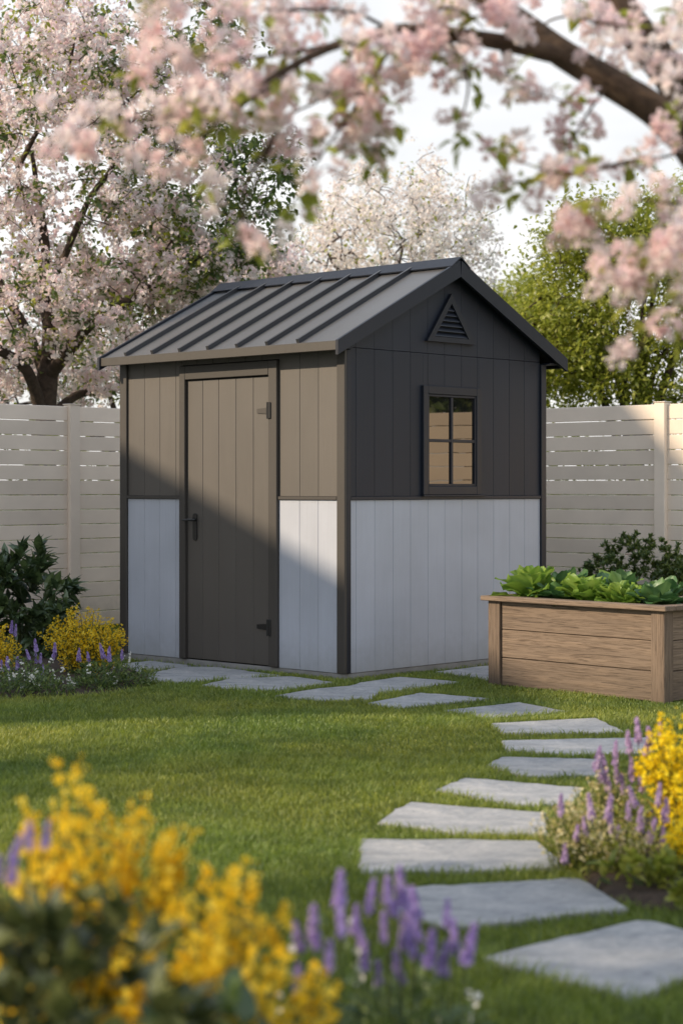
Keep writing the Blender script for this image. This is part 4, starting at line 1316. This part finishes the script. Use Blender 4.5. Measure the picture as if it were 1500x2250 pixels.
def ground_cover(name, label, base, w, depth, hgt, n, mats, rng, nflow, fsize=0.008, group=None, cat='plant'):
    rt = empty(name, (base[0], base[1], 0), 0, label, cat, group)
    lf = MB(); fl = MB()
    a = rng.uniform(0, 6.283, n); q = np.sqrt(rng.uniform(0, 1, n))
    hh = hgt * (1 - 0.7 * q ** 2) * (0.8 + 0.35 * np.sin(3 * a + 1) * q)
    pos = np.c_[np.cos(a) * q * w, np.sin(a) * q * depth, rng.uniform(0.02, 1, n) * hh]
    d = np.c_[np.cos(a), np.sin(a), rng.uniform(0.0, 1.5, n)] + rng.normal(size=(n, 3)) * 0.7
    scatter(lf, LEAFN, pos, dirframes(d, rng), 0.028 * rng.uniform(0.6, 1.5, n), rng.uniform(0, 1, n))
    lf.build('leaves', mats[0], rt)
    a = rng.uniform(0, 6.283, nflow); q = np.sqrt(rng.uniform(0, 1, nflow))
    # flowers come in little groups
    g_ = rng.integers(0, max(2, nflow // 5), nflow); cx_ = rng.uniform(0, 6.283, nflow); cq = np.sqrt(rng.uniform(0, 1, nflow))
    a = cx_[g_] + rng.normal(size=nflow) * 0.1; q = np.clip(cq[g_] + rng.normal(size=nflow) * 0.05, 0, 1.05)
    hh = hgt * (1 - 0.7 * q ** 2) * rng.uniform(0.7, 1.1, nflow)
    pos = np.c_[np.cos(a) * q * w, np.sin(a) * q * depth, hh + 0.01]
    nr = rng.normal(size=pos.shape) * 0.6 + np.array([0, -0.5, 0.8])
    fs_ = fsize * rng.uniform(0.7, 1.3, nflow); fr_ = frames(nr, rng); rr_ = rng.uniform(0, 1, nflow)
    if nflow < 30: g_ = np.arange(nflow)
    for k in np.unique(g_):
        w_ = g_ == k; fl = MB()
        scatter(fl, FL5, pos[w_], fr_[w_], fs_[w_], rr_[w_])
        fl.build('flower', mats[1], rt)
    return rt


def shrub(name, label, base, w, depth, hgt, nstem, mat, rng, leaf_size, per, tpl, group=None, lift=0.35):
    """woody shrub: branching stems with leaves in tufts"""
    rt = empty(name, (base[0], base[1], 0), 0, label, 'shrub', group)
    sk = Skeleton()
    for k in range(4): sk.limb([(rng.normal() * 0.04, rng.normal() * 0.04, -0.02), (rng.normal() * w * 0.3, rng.normal() * depth * 0.3, hgt * 0.35)], 0.009, 0.006, -1, 0.06)
    t_ = ellipsoid(rng, (0, 0, hgt * 0.5), (w, depth, hgt * 0.5), nstem, 0.45)
    t_[:, 2] = np.maximum(t_[:, 2], 0.04)
    sk.grow(t_, rng, step=0.06)
    r = sk.radii(0.0018)
    mb = MB(); sk.mesh(mb, r, n=6); mb.build('stems', M['stem'], rt)
    tw = np.array(sk.p); tw = tw[r < 0.005]
    n = per * len(t_)
    i = rng.integers(0, len(tw), n)
    dv = tw[i] - np.array([0, 0, hgt * 0.25]); dv /= np.linalg.norm(dv, axis=1)[:, None]
    d = dv * 0.6 + rng.normal(size=dv.shape) * 0.6; d[:, 2] += lift
    mb = MB(); scatter(mb, tpl, tw[i], dirframes(d, rng), leaf_size * rng.uniform(0.55, 1.25, n), rng.uniform(0, 1, n))
    mb.build('leaves', mat, rt)
    return rt


# ---- bed by the left fence
def soil_bed(pts):
    pl = polyline(np.c_[np.array(pts), np.zeros(len(pts))], 0.1)
    c = pl.mean(axis=0); mb = MB()
    n = len(pl)
    vs = np.concatenate([pl * [1, 1, 0] + [0, 0, 0.004], (c + (pl - c) * 0.93) * [1, 1, 0] + [0, 0, 0.03], [[c[0], c[1], 0.045]]])
    fs = [(i, (i + 1) % n, n + (i + 1) % n, n + i) for i in range(n)] + [(n + i, n + (i + 1) % n, 2 * n) for i in range(n)]
    mb.add(vs, fs); tag(mb.build('soil_bed', M['soil'], None, smooth=True), kind='structure')
    polys.append(pl[:, :2])


soil_bed([(-3.2, 10.9), (-2.0, 10.75), (-1.45, 11.0), (-1.2, 11.5), (-1.35, 12.3), (-1.75, 13.0), (-2.1, 15.4), (-3.6, 14.2), (-3.2, 10.9)])
soil_bed([(0.76, 5.8), (0.81, 5.5), (1.02, 5.38), (1.5, 5.5), (1.7, 6.4), (1.4, 7.1), (1.0, 6.8), (0.80, 6.3), (0.76, 5.8)])

rng = np.random.default_rng(71)
p = P(40, 1300, 13.4); shrub('shrub', 'dark green broad-leaved shrub against the left fence', (p[0], p[1]), 0.40, 0.40, 0.82, 130, M['leaf_dark'], rng, 0.125, 15, LEAFM)
p = P(130, 1330, 13.1); shrub('shrub', 'small dark glossy shrub at the foot of the left fence post', (p[0], p[1]), 0.15, 0.15, 0.42, 40, M['leaf_dark'], rng, 0.085, 14, LEAFM)
p = P(1400, 1230, 14.6); shrub('shrub', 'dark small-leaved evergreen shrub behind the wooden planter', (p[0], p[1]), 0.42, 0.35, 0.93, 330, M['leaf'], rng, 0.042, 30, LEAFM)
p = P(1530, 1230, 14.2); shrub('shrub', 'dark small-leaved evergreen shrub behind the right end of the planter', (p[0], p[1]), 0.35, 0.35, 0.88, 220, M['leaf'], rng, 0.042, 30, LEAFM)
p = P(1300, 1280, 14.8); shrub('shrub', 'low dark shrub tuft at the left of the evergreen behind the planter', (p[0], p[1]), 0.14, 0.2, 0.66, 80, M['leaf'], rng, 0.04, 24, LEAFM)

p = P(185, 1450, 12.0)
flower_bush('yellow_flower_bush', 'golden yellow flower bush at the left corner of the shed', 'flower bush', (p[0], p[1]), 0.30, 0.45, 115, (M['leaf'], M['yellow']), rng, floret=0.0085, per=44, spire=0.75, cluster=0.018, leaf_n=16, leaf_size=0.03, depth=0.25)
p = P(-10, 1450, 11.9)
flower_bush('yellow_flower_bush', 'deep yellow flower bush cut by the left edge below the broad-leaved shrub', 'flower bush', (p[0], p[1]), 0.17, 0.36, 55, (M['leaf'], M['yellow']), rng, floret=0.0085, per=40, spire=0.72, cluster=0.018, leaf_n=16, leaf_size=0.03)
sp = [(173, 1452), (195, 1455), (240, 1452), (267, 1450), (64, 1448), (80, 1430), (80, 1456), (88, 1456), (17, 1478), (39, 1472), (95, 1482), (7, 1473), (228, 1446), (119, 1446)]
Lp = [P(x, y, 11.35) for x, y in sp]
for lab, sel, cxp in (('violet flower spikes in front of the yellow bush, by the shed wall', [q for (x, y), q in zip(sp, Lp) if x > 130], 222), ('violet flower spikes above the white flowers at the left edge', [q for (x, y), q in zip(sp, Lp) if x <= 130], 58)):
    p = P(cxp, 1500, 11.35)
    spike_plant('salvia_plant', lab, (p[0], p[1]), sel, (M['leaf'],), rng, 'p', 'violet salvia in the left bed', h_leaf=0.19, spread=0.17, nleaf=420)
p = P(24, 1395, 12.5); spike_plant('salvia_plant', 'pair of tall violet spikes between the yellow bush and the dark shrub', (p[0], p[1]), [P(24, 1390, 12.5), P(33, 1397, 12.5)], (M['leaf'],), rng, 'p', 'violet salvia in the left bed', h_leaf=0.2, spread=0.1, nleaf=120)
for (x, Y, w_, h_, nf, lab) in ((25, 10.95, 0.17, 0.20, 60, 'white-flowered ground cover at the left edge of the lawn'), (105, 11.0, 0.16, 0.19, 75, 'white-flowered ground cover in front of the violet spikes'), (205, 11.25, 0.15, 0.17, 14, 'dark grassy ground cover with few white flowers below the yellow bush'), (285, 11.45, 0.17, 0.19, 26, 'white-flecked ground cover at the right tip of the left bed')):
    p = P(x, 1500, Y)
    ground_cover('flowering_ground_cover', lab, (p[0], p[1]), w_, 0.18, h_, 850, (M['leaf'], M['white']), rng, nf, 0.0085, 'white ground cover in the left bed')

# ---- sunlit bed at the right
rng = np.random.default_rng(81)
p = P(1480, 1850, 6.25)
flower_bush('yellow_flower_bush', 'bright yellow flower bush at the right edge in the sunlit bed', 'flower bush', (p[0] + 0.04, p[1]), 0.19, 0.47, 75, (M['leaf_yellow'], M['yellow_bright']), rng, floret=0.0105, per=34, spire=0.75, cluster=0.015, leaf_n=9, leaf_size=0.03)
p = P(1490, 1890, 5.75)
flower_bush('yellow_flower_bush', 'low golden flower clump in front of the bright yellow bush', 'flower bush', (p[0] + 0.02, p[1]), 0.10, 0.20, 26, (M['leaf'], M['yellow_bright']), rng, floret=0.0105, per=18, spire=0.5, cluster=0.012, leaf_n=9, leaf_size=0.035)
sp = [(1307, 1690), (1350, 1680), (1382, 1655), (1402, 1630), (1450, 1615), (1337, 1740), (1370, 1745), (1387, 1715), (1447, 1720), (1335, 1800), (1380, 1800), (1405, 1825), (1357, 1858), (1285, 1835), (1232, 1790), (1240, 1895), (1445, 1770), (1460, 1805), (1455, 1855), (1417, 1660), (1355, 1720), (1330, 1695), (1430, 1640), (1475, 1700), (1320, 1720), (1410, 1740), (1395, 1770), (1300, 1800), (1265, 1850), (1345, 1830), (1425, 1850)]
grp = 'mauve salvia in the sunlit right bed'
for lab, sel, cxp, Yc in (('mauve flower spikes at the back of the right bed, against the stepping stones', [P(x, y, 6.35) for x, y in sp if y < 1750], 1375, 6.35), ('mauve flower spikes at the front of the right bed above bare soil', [P(x, y, 5.85) for x, y in sp if y >= 1750], 1370, 5.9)):
    p = P(cxp, 1800, Yc)
    spike_plant('salvia_plant', lab, (p[0], p[1]), sel, (M['leaf_yellow'],), rng, 'm', grp, h_leaf=0.22, spread=0.16, nleaf=520, scale=0.9, leaf_size=0.03)
for (x, Y, w_, h_, lab) in ((1255, 5.95, 0.13, 0.24, 'cream-flowered bushy plant leaning over the stepping stones'), (1340, 5.85, 0.14, 0.20, 'cream-flowered plant in front of the mauve spikes'), (1330, 6.35, 0.14, 0.28, 'cream-flowered plant behind the front mauve spikes')):
    p = P(x, 1800, Y)
    flower_bush('cream_flower_plant', lab, 'flower bush', (p[0], p[1]), w_, h_, 60, (M['leaf_yellow'], M['cream']), rng, floret=0.0062, per=9, spire=0.5, cluster=0.02, leaf_n=15, leaf_size=0.022, group='cream-flowered plants in the right bed')
p = P(1400, 1900, 5.62)
shrub('leafy_plant', 'low plant with broad fresh leaves at the edge of the bare soil', (p[0], p[1]), 0.15, 0.08, 0.13, 30, M['leaf_near'], rng, 0.05, 6, LEAF)
p = P(1375, 1900, 5.6); 
p = P(1520, 1940, 5.35)
shrub('leafy_plant', 'fresh green leaves poking in at the right edge beside the bare soil', (p[0], p[1]), 0.06, 0.06, 0.12, 14, M['leaf_near'], rng, 0.05, 5, LEAFW)

# ---- foreground border, out of focus
rng = np.random.default_rng(91)
p = P(205, 2000, 3.35)
flower_bush('yellow_flower_bush', 'tall out-of-focus yellow flower bush in the left foreground', 'flower bush', (p[0], p[1]), 0.28, 0.70, 95, (M['leaf'], M['yellow']), rng, floret=0.0095, per=50, spire=0.46, cluster=0.0115, leaf_n=16, leaf_size=0.04, depth=0.2)
p = P(480, 2150, 3.15)
flower_bush('yellow_flower_bush', 'lower out-of-focus yellow flower bush in the foreground, next to purple spikes', 'flower bush', (p[0], p[1]), 0.22, 0.57, 85, (M['leaf'], M['yellow']), rng, floret=0.0095, per=50, spire=0.5, cluster=0.0115, leaf_n=14, leaf_size=0.04, depth=0.2)
sp = [(850, 1985), (810, 2005), (865, 2010), (887, 1990), (917, 2020), (982, 2035), (752, 2055), (795, 2075), (887, 2085), (920, 2070), (912, 2105), (970, 2145), (1022, 2115), (832, 2165), (660, 2090), (722, 2135), (655, 2180), (745, 1990), (780, 2050), (905, 2045), (845, 2070), (940, 2120), (880, 2160), (1000, 2090), (800, 2130), (690, 2080)]
for lab, lo_, hi_, cxp, Yc in (('purple flower spikes in the foreground, in front of the stepping stones', 780, 1100, 890, 3.55), ('purple flower spikes in the foreground beside the lower yellow bush', 600, 780, 700, 3.3)):
    p = P(cxp, 2200, Yc)
    spike_plant('salvia_plant', lab, (p[0], p[1]), [P(x, y, Yc + rng.normal() * 0.06) for x, y in sp if lo_ <= x < hi_], (M['leaf'],), rng, 'p', 'purple salvia in the foreground border', h_leaf=0.30, spread=0.17, nleaf=800, scale=0.86, leaf_size=0.045)
p = P(1000, 2230, 3.6)
ground_cover('flowering_ground_cover', 'low out-of-focus plant with tiny white flowers at the bottom of the picture', (p[0], p[1]), 0.12, 0.15, 0.26, 600, (M['leaf'], M['white']), rng, 16, 0.009, None)
p = P(790, 2000, 3.75)
ground_cover('flowering_ground_cover', 'taller wispy plant with small white flowers behind the foreground purple spikes', (p[0] - 0.06, p[1]), 0.12, 0.12, 0.44, 420, (M['leaf'], M['white']), rng, 26, 0.008, None)
p = P(120, 2150, 2.85)
shrub('shrub', 'dark out-of-focus leafy shrub filling the lower left corner', (p[0], p[1]), 0.27, 0.2, 0.60, 90, M['leaf_grey'], rng, 0.07, 9, LEAF)
p = P(420, 2230, 2.8)
shrub('shrub', 'dark out-of-focus low shrub at the bottom below the yellow flowers', (p[0], p[1]), 0.20, 0.15, 0.45, 60, M['leaf'], rng, 0.06, 9, LEAF)
p = P(20, 1880, 3.05)
spike_plant('salvia_plant', 'violet flowers at the left edge in front of the tall yellow bush', (p[0], p[1]), [P(25, 1905, 3.05), P(65, 1865, 3.05), P(100, 1860, 3.05), P(25, 1940, 3.0), P(-5, 1930, 3.0)], (M['leaf'],), rng, 'p', None, h_leaf=0.55, spread=0.1, nleaf=300, scale=0.6, leaf_size=0.04)

# ------------------------------------------------------------------ unseen building on the left, added and shaped to shade shed and lawn
hs = empty('house', (-9, 0, 0), 0, "neighbour's rendered house standing left of the garden, outside the picture", 'house')
HYB, HE = 15.0, 5.6
mb = MB(); mb.prism([(7.7, -0.1), (7.7, 5.45), (HYB, 5.45), (HYB, -0.1)], 0, -7, -0.25); mb.build('wall', M['house_wall'], hs)
mb = MB()
mb.prism([(7.45, HE), (HYB + 0.3, HE), (HYB + 0.3, HE - 0.14), (7.45, HE - 0.14)], 0, -7.3, 0.0); mb.build('roof', M['tile'], hs)
mb = MB(); mb.prism([(11.65, 5.61), (14.7, 5.61), (14.7, 7.9), (13.2, 8.8), (11.65, 7.9)], 0, -6.5, -0.26); mb.build('gable', M['house_wall'], hs)  # taller block, added so that the right fence falls in shade
for yw in (9.0, 11.0, 13.0):
    for zw in (1.0, 3.5):
        mb = MB(); mb.box((-0.26, yw, zw), (-0.22, yw + 1.1, zw + 1.2), 0.01); wn = mb.build('window', M['pale'], hs)
        mb = MB(); mb.box((-0.222, yw + 0.07, zw + 0.07), (-0.212, yw + 1.03, zw + 1.13), 0.002); mb.build('pane', M['glass'], wn)


# ------------------------------------------------------------------ grass
def inside(px, poly):
    x, y = px[:, 0], px[:, 1]; r_ = np.zeros(len(px), bool)
    n = len(poly); j = n - 1
    for i in range(n):
        xi, yi = poly[i]; xj, yj = poly[j]
        c = ((yi > y) != (yj > y)) & (x < (xj - xi) * (y - yi) / (yj - yi + 1e-12) + xi)
        r_ ^= c; j = i
    return r_


def edge_dist(px, poly):
    best = np.full(len(px), 9.0); n = len(poly)
    for i in range(n):
        a, b = poly[i], poly[(i + 1) % n]; ab = b - a
        t_ = np.clip(((px - a) @ ab) / (ab @ ab + 1e-12), 0, 1)
        best = np.minimum(best, np.linalg.norm(px - a - t_[:, None] * ab, axis=1))
    return best


rng = np.random.default_rng(7)
shed_poly = np.array([shed_w(*q) for q in ((0, 0), (SW, 0), (SW, SL), (0, SL))])
bed_poly = np.array([bed_w(*q) for q in ((0.01, -0.01), (BW, -0.01), (BW, LY), (0.01, LY + 0.01))])
pts = []
for (y0, y1, dens) in ((2.4, 4.2, 4000), (4.2, 6.0, 19000), (6.0, 8.5, 17000), (8.5, 10.5, 14000), (10.5, 12.3, 11000), (12.3, 16.5, 2500)):
    hw = 0.20 * y1 + 0.25
    n = int((y1 - y0) * 2 * hw * dens)
    pts.append(np.c_[rng.uniform(-hw, hw, n), rng.uniform(y0, y1, n)])
    n2 = int((y1 - y0) * 3.0 * dens * 0.06)                 # thinner lawn beside the frame
    for sgn in (-1, 1): pts.append(np.c_[sgn * rng.uniform(hw, hw + 1.5, n2), rng.uniform(y0, y1, n2)])
pts = np.concatenate(pts)
keep = ~inside(pts, shed_poly) & ~inside(pts, bed_poly)
near_edge = np.full(len(pts), 9.0)
for q in polys:
    bb = (pts[:, 0] > q[:, 0].min() - 0.1) & (pts[:, 0] < q[:, 0].max() + 0.1) & (pts[:, 1] > q[:, 1].min() - 0.1) & (pts[:, 1] < q[:, 1].max() + 0.1)
    ii = np.where(bb)[0]
    ins_ = inside(pts[ii], q); keep[ii[ins_]] = False
    near_edge[ii] = np.minimum(near_edge[ii], edge_dist(pts[ii], q))
pts = pts[keep]; near_edge = near_edge[keep]
n = len(pts)
# low-frequency height and lean so that the lawn is not even
nz = np.zeros(n)
for k in range(10):
    a = rng.uniform(0, 6.283); fr = rng.uniform(1.5, 9); nz += np.sin((pts[:, 0] * math.cos(a) + pts[:, 1] * math.sin(a)) * fr + rng.uniform(0, 6)) / math.sqrt(fr)
nz = np.clip(nz / 2.2, -1, 1)
hgt = (0.027 + 0.007 * nz) * rng.uniform(0.55, 1.3, n)
hgt = np.where(near_edge < 0.025, hgt * rng.uniform(1.0, 1.7, n), hgt)
wid = 0.0012 * (0.6 + pts[:, 1] / 8.0) * rng.uniform(0.7, 1.3, n)
az = rng.uniform(0, 6.283, n); lean = rng.uniform(0.15, 0.95, n) * hgt
ldx = np.cos(az) * lean + 0.25 * hgt * nz; ldy = np.sin(az) * lean
sx, sy = -np.sin(az) * wid, np.cos(az) * wid
# turn blades broadly to their own random side
ra = rng.uniform(0, 6.283, n); sx, sy = np.cos(ra) * wid, np.sin(ra) * wid
z0 = np.zeros(n)
v0 = np.c_[pts[:, 0] - sx, pts[:, 1] - sy, z0]; v1 = np.c_[pts[:, 0] + sx, pts[:, 1] + sy, z0]
mx, my = pts[:, 0] + ldx * 0.4, pts[:, 1] + ldy * 0.4
v2 = np.c_[mx + sx * 0.75, my + sy * 0.75, hgt * 0.62]; v3 = np.c_[mx - sx * 0.75, my - sy * 0.75, hgt * 0.62]
v4 = np.c_[pts[:, 0] + ldx, pts[:, 1] + ldy, hgt]
vv = np.stack([v0, v1, v2, v3, v4], axis=1)
rb = np.clip(rng.beta(2.2, 2.6, n) + 0.12 * nz, 0, 0.93)
rb = np.where(rng.uniform(0, 1, n) < 0.03, 1.0, rb)
rv = np.stack([rb * 0.35, rb * 0.35, rb * 0.9, rb * 0.9, rb], axis=1)
mb = MB(); mb.bulk(vv, [np.array([(0, 1, 2, 3)]), np.array([(3, 2, 4)])], rv)
tag(mb.build('grass', M['grass']), 'short green lawn grass growing between the stepping stones', 'grass', kind='stuff')
print('blades', n)
